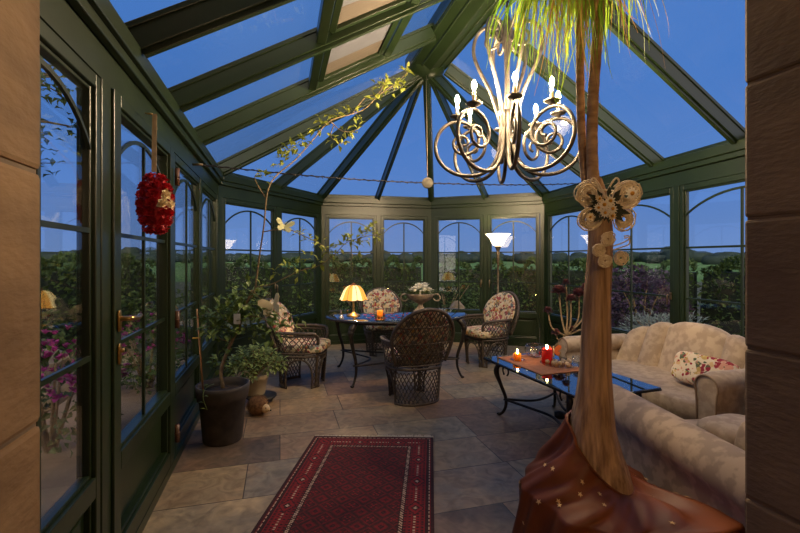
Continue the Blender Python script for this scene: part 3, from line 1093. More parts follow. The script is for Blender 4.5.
rock('tan boulder outside the double doors, largest of the rockery', (1.95, 9.2, G0), (.42, .3, .30), 1)
rock('flat tan rock lying in front of the largest rockery boulder', (2.45, 8.55, G0), (.40, .22, .16), 2)
rock('upright grey rock outside at the left leaf of the double doors', (1.18, 9.0, G0), (.26, .22, .42), 3)
rock('pale rock outside under the hedge behind the table lamp', (-2.3, 9.2, G0), (.36, .24, .2), 4)
rock('flat rock outside on the ground behind the far chair', (-.35, 9.3, G0), (.34, .22, .16), 5)
rock('brown boulder outside the fixed pane beside the stone jamb', (-4.1, 4.6, G0), (.5, .4, .42), 6)
rock('broad tan rock outside the window above the sofa', (5.1, 5.6, G0), (.55, .35, .2), 8)
rock('rounded tan rock outside, left of the garden door handle', (-4.3, 6.3, G0), (.45, .35, .34), 7)


def garden_tree(label, loc, h, cr, n, seed):
    rg = random.Random(seed)
    root = thing('garden_tree', label, 'tree', loc)
    tr = MB(); tips = []
    tr.tube(smooth_path([(0, 0, 0), (.06, .03, h * .3), (0, -.02, h * .6), (.05, 0, h * .9)]), [.10 - .004 * k for k in range(19)], 8)
    for k in range(16):
        a = rg.uniform(0, 2 * pi); z = h * rg.uniform(.4, .85); Lb = cr * rg.uniform(.6, 1.1)
        p = V((0, 0, z)); e = p + V((cos(a) * Lb, sin(a) * Lb, rg.uniform(.1, .7))); m_ = p.lerp(e, .5) + V((0, 0, .12))
        tr.tube([p, m_, e], [.03, .02, .008], 5)
        for q in range(5):
            f = rg.uniform(.35, 1); b_ = p.lerp(e, f); c_ = b_ + V((rg.uniform(-1, 1), rg.uniform(-1, 1), rg.uniform(-.4, .5))) * .4
            tr.tube([b_, c_], [.008, .004], 4); tips.append((b_, c_))
    tr.build('trunk', M['stem'], root)
    lf_ = MB()
    for _ in range(n):
        b_, c_ = rg.choice(tips); p = b_.lerp(c_, rg.uniform(.1, 1.1)) + V((rg.gauss(0, .07), rg.gauss(0, .07), rg.gauss(0, .07)))
        lf_.leaf(p, (rg.uniform(-1, 1), rg.uniform(-1, 1), rg.uniform(-.8, .5)), (0, 0, 1), .09, .055)
    lf_.build('crown', M['hedgeleaf'], root, recalc=False)


garden_tree('leafy garden tree outside the fixed pane beside the stone jamb', (-4.3, 3.6, G0), 4.4, 1.25, 2600, 21)
# ------------------------------------------------------------------ rug
def make_rug():
    A, B = V((-0.695, 3.50)), V((0.268, 3.47))
    d = V((-.088, -1.22)).normalized()
    Lr, Wd = 2.15, (B - A).length
    nu, nv = 150, 320
    root = thing('persian_rug', 'dark red Persian rug with a barber-stripe border on the slate floor', 'rug', (A.x, A.y, 0), 0)
    u2 = (B - A).normalized()
    mb = MB()
    P = lambda u, v, z: V((u2.x * u * Wd + d.x * v * Lr, u2.y * u * Wd + d.y * v * Lr, z))
    vs = [P(i / nu, j / nv, .011) for j in range(nv + 1) for i in range(nu + 1)]
    w = nu + 1
    o = len(mb.v); mb.v.extend(vs)

    def colour(x, y):
        """x, y in metres from the far corner; 0 red 1 dark 2 white 3 brown 4 bright red"""
        e = min(x, Wd - x); ey = min(y, Lr - y); q = min(e, ey)
        along = y if e < ey else x
        if q < .018: return 1
        if q < .026: return 0
        if q < .034: return 2 if int(along / .012) % 3 else 1
        if q < .05: return 1
        if q < .165:
            k = (q - .108)
            c = ((along + .06) % .30) - .15
            if abs(k) * 1.0 + abs(c) * .8 < .012: return 2
            if abs(k) + abs(c) * .8 < .026: return 1
            if abs(k) + abs(c) * .75 < .046: return 4
            if abs(k) + abs(c) * .7 < .054: return 1
            if abs(k) < .006 and int(along / .012) % 2: return 2 if abs(c) > .07 else 0
            if int(along / .012) % 2 and int((q + .002) / .012) % 2: return 1
            return 0 if int(q / .02) % 2 else 4
        if q < .172: return 1
        if q < .190:
            return 2 if int((along + (q - .172)) / .011) % 2 else 1
        if q < .198: return 1
        # field of diamonds
        fx, fy = (x - Wd / 2) / .13, y / .13
        a, b = fx + fy, fx - fy
        ca, cb = (a % 1) - .5, (b % 1) - .5
        mx = max(abs(ca), abs(cb))
        par = (int(math.floor(a)) + int(math.floor(b))) % 2
        if mx > .45: return 3
        if mx > .38: return 0 if par else 1
        if mx > .30: return 1 if par else 3
        if mx < .07: return 4 if par else 3
        if mx < .14: return 1
        if abs(ca) < .05 or abs(cb) < .05: return 4 if par else 0
        return 3 if par else 0

    for j in range(nv):
        for i in range(nu):
            mb.f.append([o + j * w + i, o + j * w + i + 1, o + (j + 1) * w + i + 1, o + (j + 1) * w + i])
            mb.m.append(colour((i + .5) / nu * Wd, (j + .5) / nv * Lr)); mb.s.append(False)
    # edges down to the floor
    mb.cur = 1
    for (u0, v0), (u1, v1) in (((0, 0), (1, 0)), ((1, 0), (1, 1)), ((1, 1), (0, 1)), ((0, 1), (0, 0))):
        mb.add([P(u0, v0, .011), P(u1, v1, .011), P(u1, v1, .002), P(u0, v0, .002)], [(0, 1, 2, 3)])
    mats = [mat('rug_red', rgb(98, 17, 22), rgb(118, 24, 28), rough=.95, scale=60), mat('rug_dark', rgb(44, 18, 20), rgb(60, 24, 24), rough=.95, scale=60),
            mat('rug_white', rgb(172, 144, 118), rgb(196, 168, 142), rough=.95, scale=60), mat('rug_brown', rgb(66, 24, 22), rgb(84, 30, 26), rough=.95, scale=60),
            mat('rug_bright', rgb(120, 20, 26), rgb(136, 29, 32), rough=.95, scale=60)]
    mb.build('pile', mats, root, recalc=False)
    fr = MB(); rg = random.Random(5)
    for k in range(150):
        u = k / 149
        Lf = (.05 if u > .52 else .02) * rg.uniform(.6, 1.3)
        p = P(u, 0, .006); q = p - V((d.x, d.y, 0)) * Lf + V((rg.uniform(-.02, .02), 0, -.003))
        fr.tube([p, (p + q) / 2 + V((0, 0, .006)), q], .0036, 4)
    fr.build('fringe', M['fringe'], root)['label'] = 'pale fringe along the far end'


make_rug()

# ------------------------------------------------------------------ wicker armchairs
def lattice(mb, surf, inside, a0, a1, h0, h1, da, slope, r=.0052, n=26):
    """diagonal strands both ways over surf(a, h); a, h in metres"""
    for sg in (1, -1):
        span = (h1 - h0) * slope
        c = a0 - span
        while c < a1 + span:
            run = []
            for k in range(n + 1):
                h = h0 + (h1 - h0) * k / n
                a = c + sg * (h - h0) * slope + (0 if sg > 0 else span)
                if a0 <= a <= a1 and inside(a, h):
                    run.append(surf(a, h))
                else:
                    if len(run) > 1: mb.tube(run, r, 4, cap=False)
                    run = []
            if len(run) > 1: mb.tube(run, r, 4, cap=False)
            c += da


def make_chair():
    root = thing('wicker_armchair', '', 'armchair')
    Rx, Ry = .275, .265
    # angle phi measured from the back (-y), positive to +x
    def ring(phi, z, k=1.0):
        fl_ = 1.0 + .05 * (z < .1)
        s, c = sin(phi), cos(phi)
        e = .8
        x = math.copysign(abs(s) ** e, s) * Rx * k
        y = -math.copysign(abs(c) ** e, c) * Ry * k
        return V((x, y, z))
    rad = .27
    # base skirt
    bs = MB()
    def base_surf(a, h): return ring(a / rad, h, .90 + .10 * (h / .36))
    def base_in(a, h):
        p = abs(a / rad)
        if p < R(68): return h < .34
        if R(132) < p < R(158): return True
        # arch between the rear skirt and the front legs
        if p < R(132):
            m_ = (p - R(100)) / R(32)
            return h > .19 + .14 * sqrt(max(0, 1 - m_ * m_))
        m_ = (p - R(180)) / R(22)
        return h > .17 + .15 * sqrt(max(0, 1 - m_ * m_))
    lattice(bs, base_surf, base_in, -pi * rad, pi * rad, .02, .36, .046, .62)
    bs.build('base_lattice', M['wicker'], root)
    br = MB()
    br.tube([base_surf(R(-70 + 140 * k / 20) * rad, .014) for k in range(21)], .013, 8)
    for s in (-1, 1):
        br.tube([base_surf(s * R(130 + 30 * k / 6) * rad, .014) for k in range(7)], .013, 8)
        ph = [(R(68), .0), (R(68), .12), (R(72), .22), (R(84), .30), (R(100), .335), (R(116), .30), (R(128), .22), (R(132), .12), (R(132), 0)]
        br.tube(smooth_path([base_surf(s * p * rad, h) for p, h in ph], 4), .011, 6)
        ph = [(R(158), 0), (R(158), .10), (R(162), .22), (R(172), .30), (R(180), .315)]
        br.tube(smooth_path([base_surf(s * p * rad, h) for p, h in ph], 4), .010, 6)
    br.tube([ring(2 * pi * k / 40, .365) for k in range(40)], .014, 8, closed=True)
    br.tube([ring(2 * pi * k / 40, .40, 1.02) for k in range(40)], .010, 8, closed=True)
    br.build('base_frame', M['wicker'], root)
    st_ = MB(); st_.lathe([(0, .372), (.225, .372), (.24, .385), (0, .395)], 24, sy=.96); st_.build('seat', M['wicker'], root)
    # drum with arms
    def arm_h(p):
        p = abs(p)
        if p < R(100): return .625
        return .625 - .03 * ((p - R(100)) / R(45)) ** 2
    def drum_surf(a, h):
        p = a / rad
        k = 1.0 + .16 * ((h - .38) / .25)
        return ring(p, h, k)
    dr = MB()
    lattice(dr, drum_surf, lambda a, h: abs(a / rad) < R(144) and h < arm_h(a / rad) - .0, -R(144) * rad, R(144) * rad, .40, .64, .046, .62, n=16)
    dr.build('side_lattice', M['wicker'], root)
    for s in (-1, 1):
        ar = MB()
        pts = [drum_surf(s * R(p) * rad, arm_h(R(p)) + .005) for p in (38, 60, 80, 100, 118, 132)]
        e = drum_surf(s * R(143) * rad, .565); pts += [e, drum_surf(s * R(145) * rad, .50), drum_surf(s * R(146) * rad, .42), ring(s * R(146), .30, 1.0), ring(s * R(146), .15, .95), ring(s * R(146), .012, .92)]
        ar.tube(smooth_path(pts, 5), .018, 8)
        pts = [drum_surf(s * R(p) * rad, arm_h(R(p)) - .03) for p in (38, 60, 80, 100, 118, 130)]
        ar.tube(smooth_path(pts, 5), .009, 6)
        ar.build('arm', M['wicker'], root)
    # oval back, leaning and wrapping
    zc, hh, ww = .665, .305, .325
    def back_surf(a, h):
        t = (h - .40) / .58
        x = a
        y = -.235 - .19 * t + .55 * a * a
        return V((x, y, h))
    def back_in(a, h):
        return h < zc and abs(a) < .27 + .055 * max(0, (h - .42) / .25) or ((a / ww) ** 2 + ((h - zc) / hh) ** 2 < 1)
    bk = MB(); lattice(bk, back_surf, back_in, -.34, .34, .41, .97, .044, .62, n=34); bk.build('back_lattice', M['wicker'], root)
    rim = MB()
    pts = [back_surf(-.265, .42), back_surf(-.30, .53)] + [back_surf(ww * cos(R(a)), zc + hh * sin(R(a))) for a in range(180, -1, -10)] + [back_surf(.30, .53), back_surf(.265, .42)]
    rim.tube(smooth_path(pts, 3), .019, 8)
    for zz, q in ((.79, .295), (.62, .32), (.52, .30)):
        rim.tube([back_surf(q * (k / 8 - 1), zz) for k in range(17)], .007, 6)
    rim.build('back_rim', M['wicker'], root)
    # cushions
    sc = MB()
    sc.pillow((0, .035, .445), (.52, .54, .115), .45, 28, 12)
    sc.build('seat_cushion', M['floral'], root)['label'] = 'cream seat cushion printed with flowers'
    bc = MB()
    def bfn(u, v):
        a = 2 * pi * u
        if v <= .5: q = v / .5; side = 1
        else: q = (1 - v) / .5; side = -1
        q = min(1, q)
        k = sin(q * pi / 2)
        x, z = .295 * k * cos(a), .70 + .272 * k * sin(a)
        b = back_surf(x, z)
        thick = .045 * sqrt(max(0, 1 - k ** 4))
        tuft = 0
        for tx, tz in ((-.11, .62), (.11, .62), (0, .70), (-.12, .79), (.12, .79), (0, .87)):
            tuft += .022 * exp(-((x - tx) ** 2 + (z - tz) ** 2) / .0012)
        return b + V((0, .055 + side * thick - (tuft if side > 0 else 0), 0))
    bc.grid(bfn, 36, 28, wrap_u=True)
    bc.build('back_cushion', M['floral'], root)['label'] = 'tufted cream back cushion printed with flowers'
    return root


chair = make_chair()
CG = 'wicker armchairs round the oval table'


def face(dx, dy):
    return atan2(dy, dx) - pi / 2


# turned with its back to the camera, then the three others
chair.location = (.135, 4.47, 0); chair.rotation_euler = (0, 0, face(-.37, 1.0))
tag(chair, 'dark wicker armchair seen from behind, in front of the oval table', group=CG)
copy_thing(chair, (-1.14, 5.02, 0), face(1, -.10), 'dark wicker armchair facing right beside the potted plants', CG)
copy_thing(chair, (-.27, 6.62, 0), face(.12, -1), 'wicker armchair behind the oval table, back against the glass', CG)
copy_thing(chair, (1.20, 5.98, 0), face(-1, -.62), 'wicker armchair under the floor lamp, floral cushions turned to the table', CG)

# ------------------------------------------------------------------ oval dining table
TC, TR = V((-0.03, 5.5)), R(17)
t = thing('dining_table', 'oval glass-topped dining table on curved dark iron legs', 'table', (TC.x, TC.y, 0), TR)
TW, TD = .90, .69
g = MB(); g.lathe([(0, .738), (.985, .738), (1, .742), (1, .748), (.985, .752), (0, .752)], 64, sx=TW, sy=TD); g.build('glass_top', M['tableglass'], t)
r_ = MB()
r_.tube([(TW * 1.0 * cos(2 * pi * k / 64), TD * 1.0 * sin(2 * pi * k / 64), .732) for k in range(64)], .013, 8, closed=True)
r_.tube([(TW * .86 * cos(2 * pi * k / 48), TD * .84 * sin(2 * pi * k / 48), .70) for k in range(48)], .012, 6, closed=True)
r_.box((-.80, -.012, .715), (.80, .012, .735)); r_.box((-.012, -.56, .715), (.012, .56, .735))
for k in range(24):
    a = 2 * pi * k / 24
    r_.tube([(TW * .995 * cos(a), TD * .995 * sin(a), .730), (TW * .86 * cos(a), TD * .84 * sin(a), .702)], .006, 5)
r_.build('top_frame', M['iron'], t)
LX, LY = .655, .465
for sx in (-1, 1):
    for sy in (-1, 1):
        lg = MB()
        dx, dy = sx * .8, sy * .6
        prof = [(-.03, .715), (.035, .66), (.05, .58), (.02, .44), (-.03, .28), (-.035, .15), (.0, .05), (.03, .012)]
        pts = smooth_path([(sx * LX + dx * o_, sy * LY + dy * o_, z) for o_, z in prof], 5)
        n_ = len(pts)
        lg.tube(pts, [.030 - .016 * min(1, k / n_ * 1.3) + (.012 * exp(-((k / n_ - .14) / .07) ** 2)) for k in range(n_)], 10)
        e = pts[-1]; lg.ball((e.x, e.y, .014), (.024, .024, .014), 10, 6)
        cpt = (sx * LX + dx * .05, sy * LY + dy * .05, .615)
        lg.ball(cpt, (.036, .036, .05), 10, 8)
        lg.build('leg', M['iron'], t)
s_ = MB()
for sy in (-1, 1):
    s_.tube(smooth_path([(-LX + .02, sy * LY, .235), (-.3, sy * LY * .72, .215), (0, sy * LY * .5, .205), (.3, sy * LY * .72, .215), (LX - .02, sy * LY, .235)], 6), .011, 8)
for sx in (-1, 1):
    s_.tube(smooth_path([(sx * LX, -LY + .02, .235), (sx * LX * .72, -.2, .215), (sx * LX * .55, 0, .205), (sx * LX * .72, .2, .215), (sx * LX, LY - .02, .235)], 6), .011, 8)
s_.build('stretcher', M['iron'], t)

ZTOP = .7525
# table lamp
p = at(353.5, 316.5, 5.27)
t = thing('table_lamp', 'lit brass table lamp with a scalloped amber shade on the oval table', 'lamp', (p.x, p.y, ZTOP))
b = MB(); b.lathe([(0, 0), (.085, 0), (.088, .008), (.075, .02), (.045, .03), (.022, .045), (.016, .06), (.013, .10), (.018, .115), (.013, .13), (.011, .20), (.02, .215), (.012, .235), (.010, .30)], 20); b.build('base', M['brass'], t)
def shade_r(u, v):
    a = 2 * pi * u
    prof = [(.045, .375), (.085, .36), (.12, .315), (.142, .265), (.162, .222), (.172, .205)]
    k = v * (len(prof) - 1); i = min(int(k), len(prof) - 2); q = k - i
    r = prof[i][0] * (1 - q) + prof[i + 1][0] * q; z = prof[i][1] * (1 - q) + prof[i + 1][1] * q
    lobes = abs(cos(4 * a))
    r *= 1 - .07 * (1 - lobes) * (.3 + .7 * v); z -= .010 * lobes * v * v
    return V((r * cos(a), r * sin(a), z))
sh = MB(); nU = 64
sh.grid(shade_r, nU, 12, wrap_u=True)
for k, f in enumerate(sh.f):
    u = (k % nU) / nU * 8 % 2
    sh.m[k] = 1 if (k % nU) // 8 % 2 == 0 else 0
sh.build('lamp_shade', [M['shade'], M['shade_lit']], t, solid=.003)['label'] = 'scalloped shade of amber and cream panels'
rb_ = MB()
for k in range(8):
    rb_.tube([shade_r((k + .5) / 8 * 1.0, v / 10) * 1.0 + V((0, 0, .002)) for v in range(11)], .0035, 5)
rb_.tube([shade_r(k / 64, 1.0) for k in range(64)], .004, 5, closed=True)
rb_.lathe([(.04, .37), (.048, .378), (.03, .39), (.008, .40), (0, .415)], 14)
rb_.build('shade_frame', M['rib'], t)
bb_ = MB(); bb_.ball((0, 0, .25), .028, 10, 8); bb_.build('bulb', M['lamp_bulb'], t)

# urn with white flowers
p = at(420.5, 312, 5.62)
t = thing('flower_urn', 'stone urn of white roses with two scroll handles on the oval table', 'urn', (p.x, p.y, ZTOP))
b = MB(); b.lathe([(0, 0), (.095, 0), (.095, .02), (.075, .035), (.045, .06), (.032, .09), (.03, .11), (.05, .125), (.10, .15), (.15, .185), (.165, .215), (.18, .235), (.165, .245), (.14, .235), (0, .22)], 28, sy=.85, wob=lambda a, z: 1 + (.03 * cos(12 * a) if .12 < z < .21 else 0)); b.build('bowl', M['urn'], t)
for s in (-1, 1):
    h = MB(); h.tube([(s * (.155 + .055 + .045 * cos(R(a))), 0, .195 + .045 * sin(R(a))) for a in range(190, 520, 20)] if s > 0 else [(-(.155 + .055 + .045 * cos(R(a))), 0, .195 + .045 * sin(R(a))) for a in range(190, 520, 20)], .009, 8)
    h.build('handle', M['urn'], t)
rg = random.Random(9)
def bloom(mb, c, r, rg, n=14):
    for k in range(n):
        q = k / n; a = k * 2.4
        d = V((cos(a) * (.2 + q), sin(a) * (.2 + q), 1.1 - q * .9))
        mb.leaf(V(c) + V((cos(a), sin(a), 0)) * r * .12 * q, d, (-cos(a), -sin(a), .4), r * (.75 + .35 * q), r * .95, .25, -.15)
    mb.ball(c, r * .45, 8, 6)
for (x, y, z, r) in ((-.08, -.08, .30, .062), (-.11, .02, .27, .06), (-.02, 0, .335, .066), (.05, -.05, .31, .07), (.11, -.03, .28, .062), (.06, .05, .345, .06), (.13, .04, .255, .05), (.0, -.09, .26, .05), (-.03, .07, .33, .055)):
    f = MB(); bloom(f, (x, y, z), r, rg); f.build('rose', M['white'], t, recalc=False)
lf_ = MB()
for k in range(80):
    a = rg.uniform(0, 2 * pi); q = rg.uniform(.05, .14)
    lf_.leaf((cos(a) * q, sin(a) * q, .24), (cos(a), sin(a) * .8, rg.uniform(.15, 1.0)), (0, 0, 1), rg.uniform(.09, .17), .028)
lf_.build('greenery', M['bushleaf'], t, recalc=False)

# amber votive, silver bell, petals
p = at(380, 318, 5.13)
t = thing('votive_glass', 'small amber votive glass among red petals on the oval table', 'candle holder', (p.x, p.y, ZTOP))
b = MB(); b.lathe([(0, 0), (.028, 0), (.034, .01), (.036, .05), (.042, .085), (.036, .085), (.03, .05), (.028, .012), (0, .01)], 16); b.build('glass', M['wax_amber'], t)
b = MB(); b.lathe([(0, .012), (.026, .012), (.026, .035), (0, .036)], 12); b.build('wax', M['wax_amber'], t)
b = MB(); b.ball((0, 0, .055), (.007, .007, .018), 8, 8); b.build('flame', M['flame'], t)
p = at(341, 319, 5.08)
t = thing('dinner_bell', 'small silver hand bell left of the table lamp', 'bell', (p.x, p.y, ZTOP))
b = MB(); b.lathe([(.034, 0), (.03, .012), (.022, .03), (.012, .04), (0, .042)], 14); b.build('bell_body', M['silver'], t)
b = MB(); b.lathe([(.004, .04), (.005, .055), (.009, .062), (.005, .07), (.008, .085), (0, .09)], 10); b.build('handle', M['silver'], t)
rg = random.Random(31)
for k, (px, py) in enumerate(((365, 316), (369, 319), (373, 317), (376, 320.5), (385, 319.5), (389, 317), (393, 319), (397, 316.5), (399, 318.6), (403, 316), (407, 314.5), (371, 314.5), (384, 315.2), (392, 315))):
    Y = .6975 * F_PX / (py - HORIZON)
    p = at(px, py, Y)
    mb = MB()
    for q in range(5):
        a = 2 * pi * q / 5 + rg.random()
        mb.leaf((0, 0, .004), (cos(a), sin(a), .55), (0, 0, 1), .030, .030)
    o = mb.build('red_blossom', M['red'], recalc=False)
    o.location = (p.x, p.y, ZTOP); o.rotation_euler = (0, 0, rg.uniform(0, 6))
    tag(o, 'little red blossom strewn around the amber votive on the oval table', 'flower', 'red blossoms on the oval table')

# ------------------------------------------------------------------ coffee table
CA, CBm, CCm, CDm = V((.868, 4.17)), V((1.18, 2.92)), V((1.87, 3.14)), V((1.55, 4.43))
CC = (CA + CBm + CCm + CDm) / 4
CR = atan2((CDm - CA).y, (CDm - CA).x) * .5 + atan2((CCm - CBm).y, (CCm - CBm).x) * .5
CL, CW = .652, .364
ct = thing('coffee_table', 'low rectangular glass coffee table with black wrought iron frame before the sofa', 'table', (CC.x, CC.y, 0), CR)
g = MB(); g.box((-CW, -CL, .492), (CW, CL, .502)); g.build('glass_top', M['tableglass'], ct, bevel=.003)
f_ = MB()
for x in (-1, 1): f_.beam((x * (CW - .004), -CL, .48), (x * (CW - .004), CL, .48), .016, .011)
for y in (-1, 1): f_.beam((-CW, y * (CL - .004), .48), (CW, y * (CL - .004), .48), .016, .011)
for y in (-.45, .45): f_.beam((-CW + .01, y, .478), (CW - .01, y, .478), .018, .012)
f_.build('top_frame', M['iron'], ct)
for sx in (-1, 1):
    for sy in (-1, 1):
        lg = MB()
        x0, y0 = sx * (CW - .045), sy * (CL - .22)
        prof = [(.0, .48), (.045, .45), (.055, .385), (.02, .29), (-.022, .18), (-.025, .10), (.0, .035), (.035, .006)]
        pts = smooth_path([(x0 - sx * .03 + sx * o_ * .6, y0 + sy * o_, z) for o_, z in prof], 5)
        n_ = len(pts)
        lg.tube(pts, [.020 - .008 * k / n_ + .008 * exp(-((k / n_ - .25) / .1) ** 2) for k in range(n_)], 10)
        lg.ball((pts[-1].x, pts[-1].y, .012), (.02, .02, .012), 10, 6)
        sp = [(x0 - sx * .03, y0 + sy * (.015 - .045 * cos(R(a))) - sy * .06, .425 + .042 * sin(R(a))) for a in range(-60, 260, 25)]
        lg.tube(sp, .008, 6)
        lg.build('leg', M['iron'], ct)
s_ = MB()
yy = CL - .24
for sx in (-1, 1):
    s_.tube(smooth_path([(sx * (CW - .075), -yy, .16), (sx * .17, -yy * .5, .135), (sx * .10, 0, .125), (sx * .17, yy * .5, .135), (sx * (CW - .075), yy, .16)], 6), .012, 8)
for sy in (-1, 1):
    s_.tube(smooth_path([(-(CW - .075), sy * yy, .16), (0, sy * yy * .82, .14), (CW - .075, sy * yy, .16)], 6), .011, 8)
s_.lathe([(.0, .09), (.05, .1), (.05, .145), (0, .155)], 12)
s_.build('stretcher', M['iron'], ct)

ZC = .5025


def on_coffee(px, py, dz=0):
    Y = (EYE - ZC) * F_PX / (py - HORIZON)
    return at(px, py, Y)


t = thing('table_runner', 'orange linen runner laid across the glass coffee table', 'table runner', (CC.x, CC.y, ZC), CR)
rn = MB()
def rfn(u, v): return V((-.255 + .46 * u, -.08 + .68 * v, .0025 + .0012 * sin(20 * u + 9 * v)))
rn.grid(rfn, 20, 24)
rn.build('cloth', M['orange_cloth'], t, solid=.002)
ZR = ZC + .0055
p = on_coffee(517.5, 360.5)
t = thing('tealight', 'small amber glass tealight burning at the far corner of the coffee table', 'candle', (p.x, p.y, ZR))
b = MB(); b.lathe([(0, 0), (.03, 0), (.038, .012), (.036, .045), (.032, .06), (.028, .06), (.03, .04), (0, .03)], 16, wob=lambda a, z: 1 + .05 * cos(8 * a)); b.build('glass', M['wax_amber'], t)
b = MB(); b.lathe([(0, .0), (.055, .0), (.068, .006), (.055, .004), (0, .004)], 20); b.build('saucer', M['clearglass'], t)
b = MB(); b.ball((0, 0, .078), (.009, .009, .022), 10, 8); b.build('flame', M['flame'], t)
p = on_coffee(547, 363)
RCX, RCY = p.x, p.y
t = thing('pillar_candle', 'thick red pillar candle burning on the coffee table', 'candle', (p.x, p.y, ZR))
b = MB(); b.lathe([(0, 0), (.047, 0), (.047, .118), (.043, .128), (.036, .122), (0, .112)], 24); b.build('wax', M['wax_red'], t)
b = MB(); b.tube([(0, 0, .11), (0, 0, .128)], .0015, 5); b.build('wick', M['black_plastic'], t)
b = MB(); b.ball((0, 0, .142), (.010, .010, .022), 10, 8); b.build('flame', M['flame'], t)
p = on_coffee(535.5, 357.5)
t = thing('glass_bowl', 'round clear glass bowl with rose petals beside the red candle', 'bowl', (p.x, p.y, ZR))
b = MB(); b.lathe([(0, 0), (.05, .0), (.085, .02), (.102, .06), (.098, .095), (.085, .118), (.082, .116), (.095, .094), (.098, .06), (.082, .024), (.05, .006), (0, .006)], 28); b.build('glass', M['clearglass'], t)
for k in range(9):
    a = k * 2.1
    f = MB(); f.leaf((cos(a) * .03, sin(a) * .03, .012 + .004 * k), (cos(a), sin(a), .3), (0, 0, 1), .042, .036)
    f.build('petal', M['red'] if k % 3 == 0 else M['white'], t, recalc=False)
p = on_coffee(559.5, 366)
t = thing('glass_plate', 'flat glass plate of shells beside the red candle', 'plate', (p.x, p.y, ZR))
b = MB(); b.lathe([(0, .0), (.10, 0), (.15, .012), (.165, .02), (.15, .017), (.10, .006), (0, .006)], 32); b.build('plate', M['clearglass'], t)
rg = random.Random(4)
for k in range(11):
    a = rg.uniform(0, 2 * pi); q = .02 + .009 * k; a = k * 2.4
    o = MB(); s_k = rg.uniform(.018, .03)
    o.lathe([(0, 0), (.6, .15), (1, .5), (.8, .9), (.45, 1.25), (.15, 1.7), (0, 1.8)], 10, wob=lambda an, z: 1 + .12 * cos(5 * an + z * 4))
    o.xform(Matrix.Rotation(a, 4, 'Z') @ Matrix.Rotation(R(75), 4, 'X') @ Matrix.Scale(s_k, 4))
    ob = o.build('shell', M['shell']); ob.location = (p.x + cos(a) * q, p.y + sin(a) * q, ZR + .006 + s_k * .75)
    tag(ob, 'tan seashell lying on the glass plate on the coffee table', 'seashell', 'shells on the glass plate')


def butterfly(mb, S, up=.35):
    """wings open, body along y; spans about 2*S"""
    for s in (-1, 1):
        w1 = [(0, .05), (.25, .42), (.62, .72), (.92, .66), (.98, .36), (.74, .08), (.35, -.04), (0, -.02)]
        w2 = [(0, -.02), (.40, -.02), (.70, -.14), (.74, -.44), (.52, -.66), (.28, -.52), (.1, -.28), (0, -.15)]
        for w in (w1, w2):
            pts = [V((s * x * S, y * S, abs(x) * S * up)) for x, y in w]
            mb.slab(pts, (0, 0, .004))


p = on_coffee(561, 362.5)
t = thing('butterfly_ornament', 'orange wooden butterfly standing behind the shells', 'ornament', (p.x, p.y + .19, ZR))
o = MB(); butterfly(o, .075, .15); o.xform(Matrix.Translation((0, 0, .062)) @ Matrix.Rotation(R(80), 4, 'X')); o.build('wings', M['orange_wood'], t)
o = MB(); o.tube([(0, 0, 0), (0, 0, .03), (0, -.004, .105)], [.012, .007, .004], 8); o.build('body', M['shell'], t)
p = on_coffee(577, 366)
t = thing('glass_tumbler', 'clear glass tumbler at the end of the orange runner by the palm trunk', 'glass', (p.x, p.y, ZR))
b = MB(); b.lathe([(0, 0), (.032, 0), (.036, .01), (.04, .085), (.037, .085), (.033, .012), (0, .008)], 18); b.build('glass', M['clearglass'], t)
# ------------------------------------------------------------------ sofa along the glass
def rolled_arm(name, root, M4, L, H, r, m, w=.15, a0_=-60):
    """local x across, y from back (0) to front (L), roll on top, facing panel at the front"""
    mb = MB()
    sec = []
    for k in range(19):
        a = R(a0_ + (180 - 2 * a0_) * k / 18)
        sec.append((r * cos(a) * 1.0, H - r + r * sin(a)))
    sec = [(w * .42, 0), (w * .44, H - 2.3 * r)] + sec + [(-w * .44, H - 2.3 * r), (-w * .42, 0)]
    ny = 14
    def fn(u, v):
        k = u * (len(sec) - 1); i = min(int(k + 1e-6), len(sec) - 1)
        x, z = sec[i]
        edge = 1 - .06 * (1 - min(1, min(v, 1 - v) / .06)) ** 2
        return V((x * edge, L * v, .03 + (z - .03) * (1 - (1 - edge) * .5)))
    n = len(sec) - 1
    st0 = len(mb.v)
    mb.grid(fn, n, ny)
    for v in (0, 1):
        ring_ = [fn(i / n, v) for i in range(n + 1)]
        mb.add(ring_, [tuple(range(len(ring_)))], False)
    mb.xform(M4)
    o = mb.build(name, m, root)
    pp = MB(); pp.tube([fn(i / n, 1.0) + V((0, .004, 0)) for i in range(n + 1)], .007, 6); pp.xform(M4)
    pp.build('piping', M['piping'], o)
    return o


